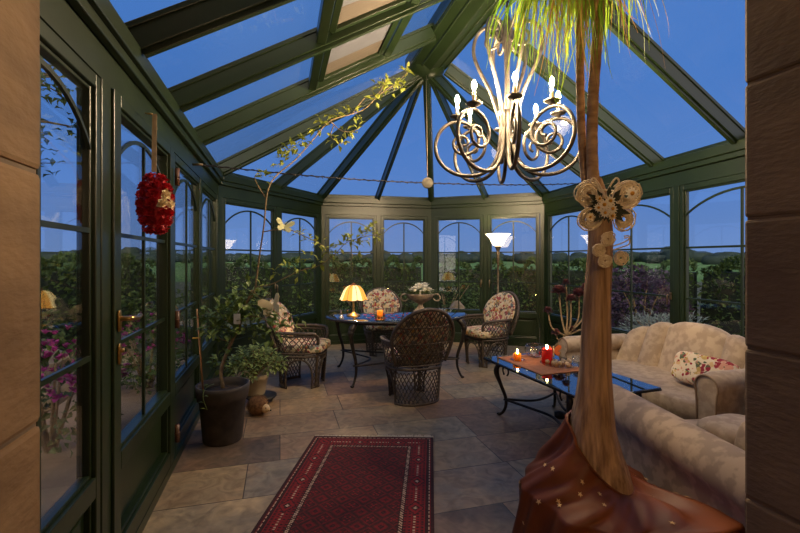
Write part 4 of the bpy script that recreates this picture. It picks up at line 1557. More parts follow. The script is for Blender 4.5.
def sofa_along_glass():
    # local: x along the length (towards the house), y towards the back (the glass), z up
    base = V((1.93, 3.80))          # a point on the front edge of the seat
    ax = V((.26, -1)).normalized()  # along the front, towards the house
    rz = atan2(ax.y, ax.x)
    root = thing('sofa', 'beige damask channel-back sofa standing along the glass wall', 'sofa', (base.x, base.y, 0), rz)
    X0, X1 = -.63, .74          # seat span
    D = .70
    b = MB(); b.box((X0 - .02, .04, .05), (X1 + .02, D + .10, .26)); b.build('base', M['sofa'], root, bevel=.02)
    for x in (X0 + .06, X1 - .06):
        for y in (.12, D):
            f = MB(); f.lathe([(.02, 0), (.028, .055)], 10, (x, y, 0)); f.build('foot', M['iron'], root)
    s = MB(); s.pillow(((X0 + X1) / 2, D / 2 + .02, .325), (X1 - X0, D + .04, .165), .22, 40, 12); s.build('seat_cushion', M['sofa'], root)
    pp = MB(); pp.tube([(X0 + .03, .0, .255), ((X0 + X1) / 2, -.012, .255), (X1 - .03, .0, .255)], .008, 6); pp.build('piping', M['piping'], root)
    # far arm and near arm
    rolled_arm('arm', root, Matrix.Translation((X0 - .10, D + .08, 0)) @ Matrix.Rotation(pi, 4, 'Z'), D + .12, .64, .085, M['sofa'])
    rolled_arm('arm', root, Matrix.Translation((X1 + .12, D + .08, 0)) @ Matrix.Rotation(pi, 4, 'Z'), D + .12, .67, .09, M['sofa'], .17, -25)
    # curved channelled back: a row of upholstered rolls
    edges = [X0 - .03, -.435, -.216, .361, .57, X1 + .03]
    xm, hwid = (X0 + X1) / 2, (X1 - X0) / 2 + .03
    for k, (e0, e1) in enumerate(zip(edges, edges[1:])):
        ch = MB()
        def fn(u, v, e0=e0, e1=e1):
            x0 = e0 + (e1 - e0) * u
            c = abs(x0 - xm) / hwid
            top = .865 - .19 * c ** 2.2
            bul = sin(pi * u) ** .5 if 0 < u < 1 else 0
            q = abs(2 * u - 1)
            big = (e1 - e0) > .4
            # closed profile: up the front, over the top, down the back
            fan = 1 + .07 * v * 0
            z0 = .30
            depth = .10 + .035 * bul
            topz = top - .028 * q ** 3
            yb = D - .06 + .0 * c
            lean = .16
            wrap = -.10 * c ** 3
            if v < .45:
                t_ = v / .45; z = z0 + (topz - .06 - z0) * t_; y = yb + lean * t_ - .5 * depth * bul * (.75 + .25 * sin(pi * t_)) - .03
            elif v < .62:
                t_ = (v - .45) / .17; a = pi * t_; z = topz - .06 + .06 * sin(a) * (.75 + .25 * bul) ; y = yb + lean + .06 - (.06 + .5 * depth * bul * .75 + .03) * cos(a) * 1.0 - (0)
                y = (yb + lean - .5 * depth * bul * .75 - .03) * (1 + cos(a)) / 2 + (yb + lean + .09) * (1 - cos(a)) / 2
            else:
                t_ = (v - .62) / .38; z = topz - .06 + (.08 - topz + .06) * t_; y = yb + lean + .09 - .05 * t_
            return V((x0, y + wrap * (1 if v < .62 else .6), z))
        ch.grid(fn, 18, 34)
        ch.build('back_channel' if (e1 - e0) < .4 else 'back_panel', M['sofa'], root, recalc=False)
    # end caps close the back
    ec = MB()
    for x, in ((X0 - .03,), (X1 + .03,)):
        ec.box((x - .03, D - .08, .06), (x + .03, D + .14, .60))
    ec.build('back_end', M['sofa'], root, bevel=.02)
    # flowered cushion leaning on the back
    cr = thing('scatter_cushion', 'white cushion printed with red and gold roses on the sofa', 'cushion', (0, 0, 0))
    mloc = Matrix.Translation((base.x, base.y, 0)) @ Matrix.Rotation(rz, 4, 'Z')
    pc = mloc @ V((.47, .40, .52))
    cr.location = (pc.x, pc.y, .408); cr.rotation_euler = (0, 0, rz)
    c = MB()
    def pf(p):
        k = 1 + .10 * (abs(p.x) / .3) * (abs(p.z) / .12)
        return V((p.x * k, p.y, p.z * k))
    c.pillow((0, 0, .14), (.50, .15, .25), .5, 32, 18, Matrix.Rotation(R(-22), 3, 'X'), pf)
    c.build('cover', M['floral_rose'], cr)
    return root


sofa_along_glass()


def near_armchair():
    # faces away from the opening; local y = facing
    p0 = V((1.865, 2.83))           # middle of the front
    d = V((-.06, 1)).normalized()
    rz = atan2(d.y, d.x) - pi / 2
    root = thing('upholstered_armchair', 'wide grey beige damask armchair with rolled arms beside the palm', 'armchair', (p0.x, p0.y, 0), rz)
    D = 1.19
    hw = .545
    b = MB(); b.box((-hw, -D + .30, .05), (hw, -.03, .26)); b.build('base', M['sofa2'], root, bevel=.02)
    for x in (-hw + .05, hw - .05):
        for y in (-D + .38, -.10):
            f = MB(); f.lathe([(.02, 0), (.028, .055)], 10, (x, y, 0)); f.build('foot', M['iron'], root)
    s = MB(); s.pillow((0, -D / 2 + .12, .34), (hw * 2 - .10, D - .30, .17), .25, 36, 12); s.build('seat_cushion', M['sofa2'], root)
    for s_ in (-1, 1):
        rolled_arm('arm', root, Matrix.Translation((s_ * hw, -D if s_ < 0 else -.80, 0)), D if s_ < 0 else .80, .665, .115, M['sofa2'], .21, -36)
    bk = MB(); bk.pillow((.07, -D + .40, .40), (hw * 2 - .34, .20, .60), .3, 36, 20, Matrix.Rotation(R(8), 3, 'X')); bk.build('backrest', M['sofa2'], root)
    q = Matrix.Translation((p0.x, p0.y, 0)) @ Matrix.Rotation(rz, 4, 'Z')
    c = thing('bolster_cushion', 'plain beige cushion lying on the seat of the wide armchair', 'cushion')
    pc = q @ V((-.06, -.50, .46)); c.location = (pc.x, pc.y, .428); c.rotation_euler = (0, 0, rz + .25)
    m = MB(); m.pillow((0, 0, .075), (.36, .30, .15), .6, 28, 16, None, lambda p: V((p.x * (1 + .5 * abs(p.y)), p.y, p.z))); m.build('cover', M['sofa'], c)
    return root


near_armchair()

# ------------------------------------------------------------------ ponytail palm in its wrapped pot
PX, PY = 0.907, 2.00
palm = thing('ponytail_palm', 'tall ponytail palm with a thick brown trunk wrapped in rust cloth at the foot', 'palm tree', (PX, PY, 0))


def ploc(px, py, Y=PY):
    p = at(px, py, Y); return V((p.x - PX, p.y - PY, p.z))


pt = MB(); pt.lathe([(0, 0), (.18, 0), (.20, .02), (.23, .31), (.24, .34), (.215, .34), (.205, .30), (0, .30)], 28); pt.build('pot', M['terracotta_dark'], palm)
tr_c = [(598, 515, 40), (597, 478, 32), (594.5, 453, 25.5), (592.5, 430, 21.5), (594, 400, 17.8), (594.8, 370, 15), (596, 320, 13.2), (598, 285, 12.2), (600.3, 250, 11.2), (600.3, 228, 11.4), (597.5, 208, 11.8), (593.5, 190, 11), (591.5, 180, 9.5)]
pts = [ploc(x, y) for x, y, _ in tr_c]; rad = [w / F_PX * PY for _, _, w in tr_c]
trunk = MB()
n = 26
sp = smooth_path(pts, 4)
rr = []
for k in range(len(sp)):
    f = k / 4; i = min(int(f), len(rad) - 2); rr.append(rad[i] + (rad[i + 1] - rad[i]) * (f - i))
trunk.tube(sp, rr, n)
for i, v in enumerate(trunk.v):
    k = i // n; j = i % n
    c = sp[min(k, len(sp) - 1)]
    w = 1 + .035 * sin(j * 2 * pi / n * 5 + v.z * 5) + .02 * sin(j * 2 * pi / n * 9 - v.z * 11)
    trunk.v[i] = c + (v - c) * w
trunk.build('trunk', M['bark'], palm)
CROWN = []
for (path, r0, r1) in (([(587, 192), (584, 165), (581.5, 130), (580.3, 90), (580, 40), (580.5, -10), (581, -40)], 4.4, 3.6),
                       ([(595, 192), (592.5, 165), (592, 130), (593.5, 90), (596.5, 50), (599.5, 10), (600.5, -36)], 5.6, 4.8)):
    s = MB()
    P_ = [ploc(x, y, PY + (-.02 if path[0][0] > 590 else .03)) for x, y in path]
    q = smooth_path(P_, 6); s.tube(q, [(r0 + (r1 - r0) * k / len(q)) / F_PX * PY * (1 + .04 * sin(k * 2.1)) for k in range(len(q))], 12)
    s.build('stem', M['bark_young'], palm)
    CROWN.append(P_[-1])
rg = random.Random(77)


def ribbon(mb, pts, w, side):
    k = len(pts)
    vs = []
    for i, p in enumerate(pts):
        f = i / (k - 1)
        ww = w * (1 - f ** 2.5) * .5 + .0006
        vs += [p - side * ww, p + V((0, 0, -ww * .4)), p + side * ww]
    fs = []
    for i in range(k - 1):
        a = i * 3
        fs += [(a, a + 1, a + 4, a + 3), (a + 1, a + 2, a + 5, a + 4)]
    mb.add(vs, fs, True)


for ci, c in enumerate(CROWN):
    lf_ = MB()
    for k in range(300):
        a = rg.uniform(0, 2 * pi)
        if rg.random() < .45: a = rg.uniform(R(120), R(250))
        d = V((cos(a), sin(a), 0))
        wisp = rg.random() < .42
        reach = rg.uniform(.06, .42) * (1.1 if ci == 0 else 1.0)
        rise = rg.uniform(.02, .20)
        fall = rg.uniform(.25, .66)
        if wisp: fall = rg.uniform(.5, .92); reach = rg.uniform(.04, .34)
        if cos(a) > .3: fall *= .72
        sw = V((rg.uniform(-1, 1), rg.uniform(-1, 1), 0)) * (rg.uniform(.05, .16) if wisp else rg.uniform(0, .07))
        hook = rg.uniform(0, .10) if wisp else 0
        p0 = c + V((rg.uniform(-.02, .02), rg.uniform(-.02, .02), rg.uniform(-.08, .10)))
        P_ = []
        n_ = 15
        for i in range(n_ + 1):
            f = i / n_
            h = rise * sin(min(1, f * 2.2) * pi * .5) - fall * max(0, f - .14) ** 1.4 + hook * max(0, f - .75) ** 2 * 14
            out = reach * (1 - (1 - f) ** 2.2)
            P_.append(p0 + d * out + V((0, 0, h)) + sw * f * f + V((sin(f * 8 + k) * .016, cos(f * 7 + k) * .016, 0)) * f)
        s = d.cross(V((0, 0, 1))).normalized()
        s = (s + V((rg.uniform(-.9, .9), rg.uniform(-.9, .9), 0))).normalized()
        lf_.cur = 1 if (wisp and rg.random() < .45) else 0
        ribbon(lf_, P_, rg.uniform(.004, .008) if wisp else rg.uniform(.008, .019), s)
    lf_.build('leaves', [M['palmleaf'], M['dryleaf']], palm, recalc=False)

# the rust satin wrapped about pot and trunk foot
cl = MB()
def cloth_pt(u, v):
    """u round (0..1, from the right, through the back), v from the top edge down to the floor"""
    a = 2 * pi * u
    ca, sa = cos(a), sin(a)
    top = .565 - .15 * cos(a + R(42))
    trunk_r = .085 + .16 * exp(-max(0, top - .18) * 4.2)
    ang = atan2(sin(a - R(-47)), cos(a - R(-47)))
    pull = exp(-(ang / .46) ** 2)
    RB = .33 - .045 * exp(-((atan2(sa, ca) - .25) / .55) ** 2)
    S_ = .385 + .06 * pull
    # diagonal folds fanning out from the knot on the left
    w = a + 1.5 * v
    q_ = sin(w * 5 + 1.1 * sin(a * 2))
    fold = .25 + .75 * math.copysign(abs(q_) ** .75, q_) + .40 * sin(w * 9 + 1.5 * sin(a * 3 + 1)) + .20 * sin(w * 17 + 2 * sin(a * 4))
    if v < .06:
        r = trunk_r + .010 + .014 * sin(pi * v / .06); z = top + .006 - .012 * v / .06
    else:
        t_ = (v - .06) / .94
        if t_ < .62:
            k = t_ / .62
            r = trunk_r + .018 + (RB - trunk_r - .018) * (k ** 1.25 * .75 + .25 * sin(k * pi / 2)); z = top - (top - S_) * (k ** .75)
        else:
            k = (t_ - .62) / .38
            r = RB + .018 * sin(k * pi / 2); z = S_ - (S_ - .006) * k ** .9
        r += pull * .22 * min(1, (t_ / .62)) ** 1.6
    amp = .005 + .030 * min(1, v * 1.3)
    r += (fold - .3) * amp
    z += (fold - .3) * (.010 + .016 * pull) * sin(pi * min(1, v / .6))
    return V((r * ca, r * sa, max(.006, z)))
cl.grid(cloth_pt, 260, 80, wrap_u=True)
srg = random.Random(12)
cl.cur = 1
for k in range(46):
    u, v = srg.random(), srg.uniform(.2, .9)
    p = cloth_pt(u, v); e = .004
    tu = (cloth_pt(u + e, v) - p).normalized(); tv = (cloth_pt(u, v + e) - p).normalized(); nn = tu.cross(tv).normalized()
    if nn.dot(V((p.x, p.y, .3))) < 0: nn = -nn
    S_ = srg.uniform(.010, .014)
    ring_ = []
    for q in range(10):
        rr_ = S_ if q % 2 == 0 else S_ * .42
        ring_.append(p + nn * .005 + tu * rr_ * cos(q * pi / 5 + k) + tv * rr_ * sin(q * pi / 5 + k))
    cl.add([p + nn * .006] + ring_, [(0, 1 + q, 1 + (q + 1) % 10) for q in range(10)], False)
o = cl.build('wrap_cloth', [M['rust'], M['gold']], palm, recalc=False)
o['label'] = 'rust satin cloth with small gold stars'

# twine butterflies tied to the trunk
def twine_disc(mb, c, r, nrm, n, rg, squash=1.0, th=.0032):
    nrm = V(nrm).normalized(); a = nrm.orthogonal().normalized(); b = nrm.cross(a)
    for k in range(n):
        pts_ = []
        ph = rg.uniform(0, 6); q = rg.uniform(.25, 1.0); ec = rg.uniform(.5, 1)
        for i in range(16):
            t_ = 2 * pi * i / 16
            x, y = q * r * cos(t_), q * r * ec * sin(t_)
            X, Y_ = x * cos(ph) - y * sin(ph), x * sin(ph) + y * cos(ph)
            pts_.append(V(c) + a * X + b * Y_ * squash + nrm * rg.uniform(-.008, .008))
        mb.tube(pts_, th, 4, closed=True)


def daisy(root, c, r, nrm, petals=11, m='white'):
    nrm = V(nrm).normalized(); a = nrm.orthogonal().normalized(); b = nrm.cross(a)
    mb = MB()
    for k in range(petals):
        t_ = 2 * pi * k / petals
        d = a * cos(t_) + b * sin(t_)
        mb.leaf(V(c) + d * r * .15, d + nrm * .2, nrm, r, r * .42, .1, .1)
    o = mb.build('daisy', M[m], root, recalc=False)
    cc = MB(); cc.ball(V(c) + nrm * .006, r * .30, 8, 6); cc.build('daisy_centre', M['yellow'], o)


FY = PY - .11
t = thing('twine_butterfly', 'large twine butterfly with a daisy posy tied round the palm trunk', 'ornament', tuple(at(605, 205, FY)))
def tl_(px, py, dy=0.0):
    p = at(px, py, FY + dy); q = at(605, 205, FY); return V((p.x - q.x, p.y - q.y, p.z - q.z))
for (x, y, r, dy) in ((589, 194, .075, .01), (590, 219, .058, .0), (627, 195, .078, .015), (624, 219, .062, .0)):
    w = MB(); twine_disc(w, tl_(x, y, dy), r, (.1 if x > 605 else -.1, -1, .1), 20, rg, .85); w.build('wing', M['wicker_pale'], t)
an = MB()
for s in (-1, 1):
    an.tube(smooth_path([tl_(605, 198, -.03), tl_(605 + s * 5, 186, -.03), tl_(605 + s * 11, 178, -.03), tl_(605 + s * 14, 182, -.03), tl_(605 + s * 9, 187, -.03)], 5), .004, 6)
an.build('antenna', M['wicker_pale'], t)
kn = MB()
for z_ in (192, 212):
    kn.tube([tl_(600 + 15.5 * cos(q), z_ + 2 * sin(q), .11 + .095 * sin(q)) for q in [2 * pi * k / 20 for k in range(20)]], .004, 5, closed=True)
kn.build('binding', M['wicker_pale'], t)
po = MB()
for k in range(46):
    a = rg.uniform(0, 2 * pi); q = rg.uniform(.0, .055)
    po.leaf(tl_(606, 207, -.03) + V((cos(a) * q, 0, sin(a) * q)), (cos(a), -.5, sin(a)), (0, -1, 0), rg.uniform(.03, .055), .024)
po.build('posy_leaves', M['darkleaf'], t, recalc=False)
for (x, y, r, m) in ((604, 205, .026, 'white'), (610, 201, .024, 'white'), (612, 209, .024, 'white'), (605, 213, .022, 'white'), (598, 208, .02, 'white'), (612, 216, .02, 'cream'), (599, 199, .018, 'cream'), (590, 217, .02, 'cream'), (631.5, 193.5, .03, 'white')):
    daisy(t, tl_(x, y, -.055), r, (rg.uniform(-.2, .2), -1, rg.uniform(-.1, .3)), 11, m)
t = thing('twine_butterfly', 'small white twine butterfly pinned lower on the palm trunk', 'ornament', tuple(at(608, 250, FY)))
def t2_(px, py, dy=0.0):
    p = at(px, py, FY + dy); q = at(608, 250, FY); return V((p.x - q.x, p.y - q.y, p.z - q.z))
for (x, y, r) in ((608, 239, .038), (599, 250, .032), (605, 261, .034), (621, 258, .036)):
    w = MB(); twine_disc(w, t2_(x, y), r, (.05, -1, .1), 20, rg, .9, .0026); w.build('wing', M['wicker_pale'], t)
an = MB()
for k in (0, 1):
    an.tube(smooth_path([t2_(613, 250 - k * 4, -.01), t2_(622, 247 - k * 4, -.01), t2_(629, 244 - k * 5, -.01), t2_(629, 238 - k * 2, -.01), t2_(624, 238 - k * 2, -.01)], 5), .0028, 5)
an.build('antenna', M['wicker_pale'], t)

# ------------------------------------------------------------------ chandelier
HX, HY = 0.845, 3.39
ch = thing('chandelier', 'wrought iron chandelier of scroll arms with eight lit candle bulbs', 'chandelier', (HX, HY, 0))
ax_top = Z_RIDGE - .02
c = MB(); c.tube([(0, 0, 3.36), (0, 0, ax_top - .02)], .008, 8)
zz = 3.38
while zz < ax_top - .06:
    c.tube([(.016 * cos(R(q)), 0, zz + .025 * sin(R(q))) for q in range(0, 360, 30)], .004, 5, closed=True); zz += .04
c.build('chain', M['iron'], ch)
c = MB(); c.lathe([(0, ax_top - .05), (.05, ax_top - .04), (.06, ax_top), (0, ax_top + .005)], 16); c.build('ceiling_rose', M['pewter'], ch)
c = MB(); c.lathe([(0, 2.22), (.02, 2.235), (.035, 2.275), (.022, 2.31), (.03, 2.36), (.045, 2.42), (.03, 2.48), (.022, 2.6), (.02, 2.9), (.03, 3.2), (.045, 3.28), (.02, 3.36), (0, 3.38)], 16); c.build('stem', M['pewter'], ch)
for k in range(8):
    a = R(-96 + 45 * k)
    def rz_(r, z, a=a, tw=0.0): return (r * cos(a + tw), r * sin(a + tw), z)
    arm = MB()
    prof = [(.035, 2.62), (.045, 2.45), (.06, 2.28), (.12, 2.13), (.24, 2.055), (.40, 2.07), (.52, 2.17), (.565, 2.32), (.52, 2.47), (.41, 2.545), (.29, 2.51), (.225, 2.41), (.24, 2.30), (.32, 2.245), (.40, 2.28), (.42, 2.36), (.375, 2.415), (.315, 2.39), (.31, 2.34), (.345, 2.325)]
    prof = [(r, z if z > 2.54 else 2.545 - (2.545 - z) * .88) for r, z in prof]
    q = smooth_path([rz_(r, z) for r, z in prof], 4)
    arm.tube(q, [.0175 - .0065 * i / len(q) for i in range(len(q))], 7)
    o = arm.build('scroll_arm', M['pewter'], ch)
    cu = MB(); cu.lathe([(0, 0), (.014, .0), (.018, .02), (.05, .032), (.062, .045), (.05, .045), (.02, .038), (.018, .06), (0, .06)], 16, rz_(.39, 2.545)); cu.build('drip_pan', M['pewter'], o)
    cd = MB(); cd.lathe([(0, 0), (.0145, 0), (.0145, .085), (0, .087)], 12, rz_(.39, 2.60)); cd.build('candle_sleeve', M['cream'], o)
    bl = MB(); bl.lathe([(0, 0), (.010, .002), (.019, .022), (.017, .042), (.008, .062), (0, .07)], 8, rz_(.39, 2.69)); bl.build('bulb', M['bulb'], o)
for k in range(6):
    a = R(-90 + 60 * k + 12)
    up = MB()
    prof = [(.03, 2.42), (.06, 2.55), (.13, 2.78), (.225, 2.98), (.265, 3.12), (.235, 3.25), (.15, 3.30), (.075, 3.25), (.065, 3.16), (.12, 3.12), (.165, 3.16), (.155, 3.22), (.12, 3.22)]
    q = smooth_path([(r * cos(a), r * sin(a), z) for r, z in prof], 4)
    up.tube(q, [.0165 - .005 * i / len(q) for i in range(len(q))], 7)
    up.build('crown_scroll', M['pewter'], ch)

# ------------------------------------------------------------------ floor lamp
p = at(498, 259, 6.86)
fl = thing('floor_lamp', 'tall bronze uplighter floor lamp with a glowing glass bowl before the double doors', 'lamp', (p.x, p.y, 0))
b = MB(); b.lathe([(0, 0), (.14, 0), (.145, .012), (.12, .03), (.05, .045), (.025, .07), (0, .07)], 28); b.build('base', M['bronze'], fl)
b = MB(); b.lathe([(.016, .05), (.016, .8), (.024, .82), (.016, .84), (.016, 1.40), (.03, 1.44), (.022, 1.50), (.034, 1.54), (.022, 1.57), (.04, 1.62), (.05, 1.64), (.05, 1.66)], 14); b.build('pole', M['bronze'], fl)
b = MB(); b.lathe([(.045, 1.655), (.075, 1.67), (.105, 1.72), (.13, 1.78), (.185, 1.84), (.20, 1.848), (.186, 1.848), (.126, 1.79), (.10, 1.73), (.07, 1.682), (.04, 1.668)], 36); b.build('glass_bowl', M['torch_shade'], fl)
b = MB(); b.ball((0, 0, 1.745), (.035, .035, .05), 12, 8); b.build('bulb', M['torch_bulb'], fl)

# ------------------------------------------------------------------ potted plants by the left wall
px_, py_ = -1.425, 3.46
t1 = thing('potted_tree', 'tall thin leafy tree in a big dark pot by the garden door', 'potted plant', (px_, py_, 0))
b = MB(); b.lathe([(0, 0), (.145, 0), (.150, .01), (.178, .33), (.192, .335), (.205, .42), (.205, .448), (.190, .45), (.184, .40), (.18, .36), (0, .36)], 32); b.build('pot', M['terracotta_dark'], t1)
b = MB(); b.lathe([(0, .385), (.183, .385), (.1, .395), (0, .398)], 20); b.build('soil', M['potsoil'], t1)


def l1(px, py, Y=3.46):
    q = at(px, py, Y); return V((q.x - px_, q.y - py_, q.z))


b = MB()
tr_ = smooth_path([l1(223, 388), l1(221, 372), l1(225, 357), l1(231, 343), l1(238, 329), l1(243, 316), l1(247, 302), l1(252, 290)], 4)
b.tube(tr_, [.016 - .008 * k / len(tr_) for k in range(len(tr_))], 8)
main = [l1(247, 302), l1(254, 292), l1(257, 275), l1(260, 252), l1(264, 225), l1(267.5, 192), l1(276, 176, 3.55), l1(295, 160, 3.65), l1(312, 141, 3.75), l1(330, 121, 3.85), l1(352, 114, 4.0), l1(366, 108, 4.1), l1(379, 95, 4.2), l1(395, 84, 4.3), l1(408, 72, 4.4)]
mp_ = smooth_path(main, 5); b.tube(mp_, [.0075 - .0045 * k / len(mp_) for k in range(len(mp_))], 6)
sub = [[l1(256, 287), l1(272, 284), l1(300, 271), l1(318, 266), l1(334, 255), l1(346, 243), l1(360, 238), l1(378, 234)],
       [l1(262, 232), l1(285, 229), l1(300, 234), l1(318, 243), l1(332, 250)],
       [l1(330, 121, 3.85), l1(340, 130, 3.85), l1(350, 132, 3.85), l1(358, 129, 3.85)],
       [l1(334, 124, 3.85), l1(331, 137, 3.85), l1(342, 144, 3.85)],
       [l1(352, 114, 4.0), l1(366, 97, 4.1), l1(378, 94, 4.1), l1(386, 80, 4.1)],
       [l1(267, 200), l1(255, 180), l1(258, 172)],
       [l1(231, 343), l1(216, 336), l1(205, 322)], [l1(238, 329), l1(222, 318), l1(208, 312)], [l1(243, 316), l1(262, 318), l1(276, 330)], [l1(252, 290), l1(262, 300), l1(282, 318)]]
for s in sub:
    q = smooth_path(s, 4); b.tube(q, [.005 - .003 * k / len(q) for k in range(len(q))], 5)
b.build('trunk', M['stem'], t1)
rg = random.Random(50)
lf_ = MB()
def cluster(mb, c, n, r, L, W):
    for _ in range(n):
        o_ = V((rg.gauss(0, 1), rg.gauss(0, 1), rg.gauss(0, 1))) * r * .55
        d = o_ + V((rg.uniform(-1, 1), rg.uniform(-1, 1), rg.uniform(-.4, .8))) * r
        mb.leaf(c + o_, d, (rg.uniform(-.5, .5), rg.uniform(-.5, .5), 1), L * rg.uniform(.7, 1.25), W * rg.uniform(.8, 1.2), .2)
for (x, y, n, r) in ((208, 317, 16, .05), (222, 313, 18, .06), (236, 306, 22, .07), (247, 296, 20, .07), (258, 303, 18, .07), (266, 318, 18, .07), (276, 330, 14, .06), (228, 330, 16, .06), (238, 322, 14, .06), (214, 328, 10, .05), (245, 312, 16, .06), (225, 345, 10, .05), (218, 362, 9, .04), (258, 330, 12, .06), (232, 362, 6, .04)):
    cluster(lf_, l1(x, y, 3.46 + rg.uniform(-.12, .16)), int(n * 2.2), r * 1.05, .07, .042)
for (x, y, n) in ((285, 312, 6), (292, 322, 8), (300, 315, 5), (302, 305, 5)):
    cluster(lf_, l1(x, y), n, .05, .06, .026)
lf_.build('foliage', M['leaf'], t1, recalc=False)
lf_ = MB()
for (x, y, n, Y) in ((264, 176, 8, 3.5), (281, 160, 12, 3.62), (290, 152, 12, 3.65), (297, 146, 10, 3.68), (303, 140, 8, 3.7), (318, 128, 7, 3.8), (322, 118, 4, 3.8), (336, 114, 6, 3.9), (350, 112, 9, 4.0), (358, 114, 5, 4.05), (345, 131, 7, 3.85), (356, 130, 4, 3.85), (331, 138, 6, 3.85), (342, 145, 4, 3.85), (376, 99, 9, 4.1), (384, 82, 12, 4.2), (380, 89, 6, 4.2), (396, 79, 8, 4.3), (406, 70, 12, 4.4), (403, 86, 6, 4.35), (392, 92, 3, 4.3)):
    cluster(lf_, l1(x, y, Y), int(n * 1.4), .035, .068, .036)
for (x, y, n) in ((300, 233, 5), (310, 239, 6), (318, 241, 6), (330, 250, 7), (338, 247, 5), (345, 243, 6), (352, 240, 7), (358, 246, 6), (361, 237, 9), (368, 233, 8), (376, 236, 6), (372, 228, 6), (283, 228, 3), (318, 262, 5), (300, 268, 6), (290, 266, 6), (277, 272, 4), (308, 258, 4), (262, 290, 5)):
    cluster(lf_, l1(x, y), int(n * 1.6), .035, .06, .03)
lf_.build('young_leaves', M['vineleaf'], t1, recalc=False)
# hanging sprig over the pot rim
b = MB(); q = smooth_path([l1(214, 384), l1(206, 388, 3.3), l1(203, 397, 3.22), l1(207, 410, 3.22)], 4); b.tube(q, .003, 5)
for k in range(2, len(q), 2): b.leaf(q[k], (rg.uniform(-1, 1), -.3, .3), (0, 0, 1), .055, .022)
b.build('trailing_sprig', M['leaf'], t1)

t = thing('cane_stake', 'thin bamboo cane standing in the big dark pot', 'plant stake', tuple(at(203, 390, 3.42)))
b = MB(); b.tube([(0, 0, .0), tuple(at(197, 309, 3.42) - at(203, 390, 3.42))], .007, 8); b.build('cane', M['wood'], t)
b = MB(); q = at(199, 338, 3.42) - at(203, 390, 3.42); b.tube([q + V((-.05, 0, 0)), q + V((.012, 0, 0))], .006, 6); b.build('clip', M['yellow'], t)
q = at(237, 319, 3.34)
o = MB(); o.box((-.026, -.002, -.04), (.026, .002, .04)); o.tube([(0, 0, .04), (.008, .04, .075), (.02, .10, .10)], .0015, 4); o = o.build('plant_tag', M['white_plastic'])
o.location = q; tag(o, 'small white tag hanging among the leaves of the potted tree', 'tag')

# planter dolly, second plant, hedgehog
DC = V((-1.40, 4.345))
t = thing('plant_dolly', 'low dark plant dolly on castors behind the big dark pot', 'plant dolly', (DC.x, DC.y, 0))
b = MB(); b.lathe([(0, .055), (.14, .055), (.15, .062), (.15, .075), (.14, .08), (0, .08)], 28); b.build('platform', M['black_plastic'], t)
for k in range(4):
    a = R(-125 + 70 * k) if k < 2 else R(55 + 70 * (k - 2))
    b = MB(); x, y = .13 * cos(a), .13 * sin(a)
    b.tube([(x - .014, y, .026), (x + .014, y, .026)], .026, 14); b.tube([(x, y, .03), (x, y, .058)], .008, 6)
    b.build('castor', M['black_plastic'], t)
bx_, by_ = -1.47, 4.37
t = thing('potted_bush', 'bushy green plant in a cream pot behind the big dark pot', 'potted plant', (bx_, by_, .081))
b = MB(); b.lathe([(0, 0), (.09, 0), (.095, .01), (.118, .15), (.126, .155), (.13, .20), (.122, .205), (.115, .18), (0, .175)], 28); b.build('pot', M['cream_pot'], t)
b = MB(); rg = random.Random(61)
lf_ = MB()
for k in range(26):
    a = k * 2.4; rr_ = .30 * sqrt((k + .5) / 26); tip = V((cos(a) * rr_, sin(a) * rr_ * .9, .46 - .20 * (rr_ / .30) ** 2 + rg.uniform(-.03, .05)))
    b.tube(smooth_path([(0, 0, .17), (tip.x * .35, tip.y * .35, .27), tip], 3), [.009] * 3 + [.006] * 4, 5)
    for q in range(26):
        az = q * 2.4; el = .2 + q * .06
        lf_.leaf(tip + V((0, 0, -.004 * q + .02)), (cos(az), sin(az), .95 - el), (0, 0, 1), rg.uniform(.06, .09), .03, .2)
b.build('stems', M['stem'], t); lf_.build('foliage', M['bushleaf'], t, recalc=False)

hg = V((-1.325, 4.01))
t = thing('hedgehog_figure', 'round brown bristle hedgehog figure sitting on the floor before the plant dolly', 'figurine', (hg.x, hg.y, .0), R(-25))
b = MB(); b.ball((0, 0, .085), (.095, .085, .085), 20, 14)
for k in range(520):
    zf = 1 - 2 * (k + .5) / 520; a = k * 2.39996; d = V((sqrt(1 - zf * zf) * cos(a), sqrt(1 - zf * zf) * sin(a), zf))
    if d.x > .72: continue
    p0 = V((d.x * .092, d.y * .082, .085 + d.z * .082)); dd = (d + V((-.5, 0, .1))).normalized()
    b.tube([p0, p0 + dd * .022], [.0022, .0005], 3, cap=False)
b.build('bristles', M['bristle'], t)
b = MB(); b.ball((.09, 0, .07), (.045, .04, .04), 12, 8); b.tube([(.11, 0, .066), (.15, 0, .062)], [.02, .006], 8); b.build('face', M['shell'], t)
b = MB(); b.ball((.153, 0, .063), .008, 8, 6); b.ball((.118, .025, .085), .006, 8, 6); b.ball((.118, -.025, .085), .006, 8, 6); b.build('nose_and_eyes', M['black_plastic'], t)
for s in (-1, 1):
    b = MB(); b.ball((.075, s * .032, .112), (.008, .014, .016), 8, 6); b.build('ear', M['bristle'], t)
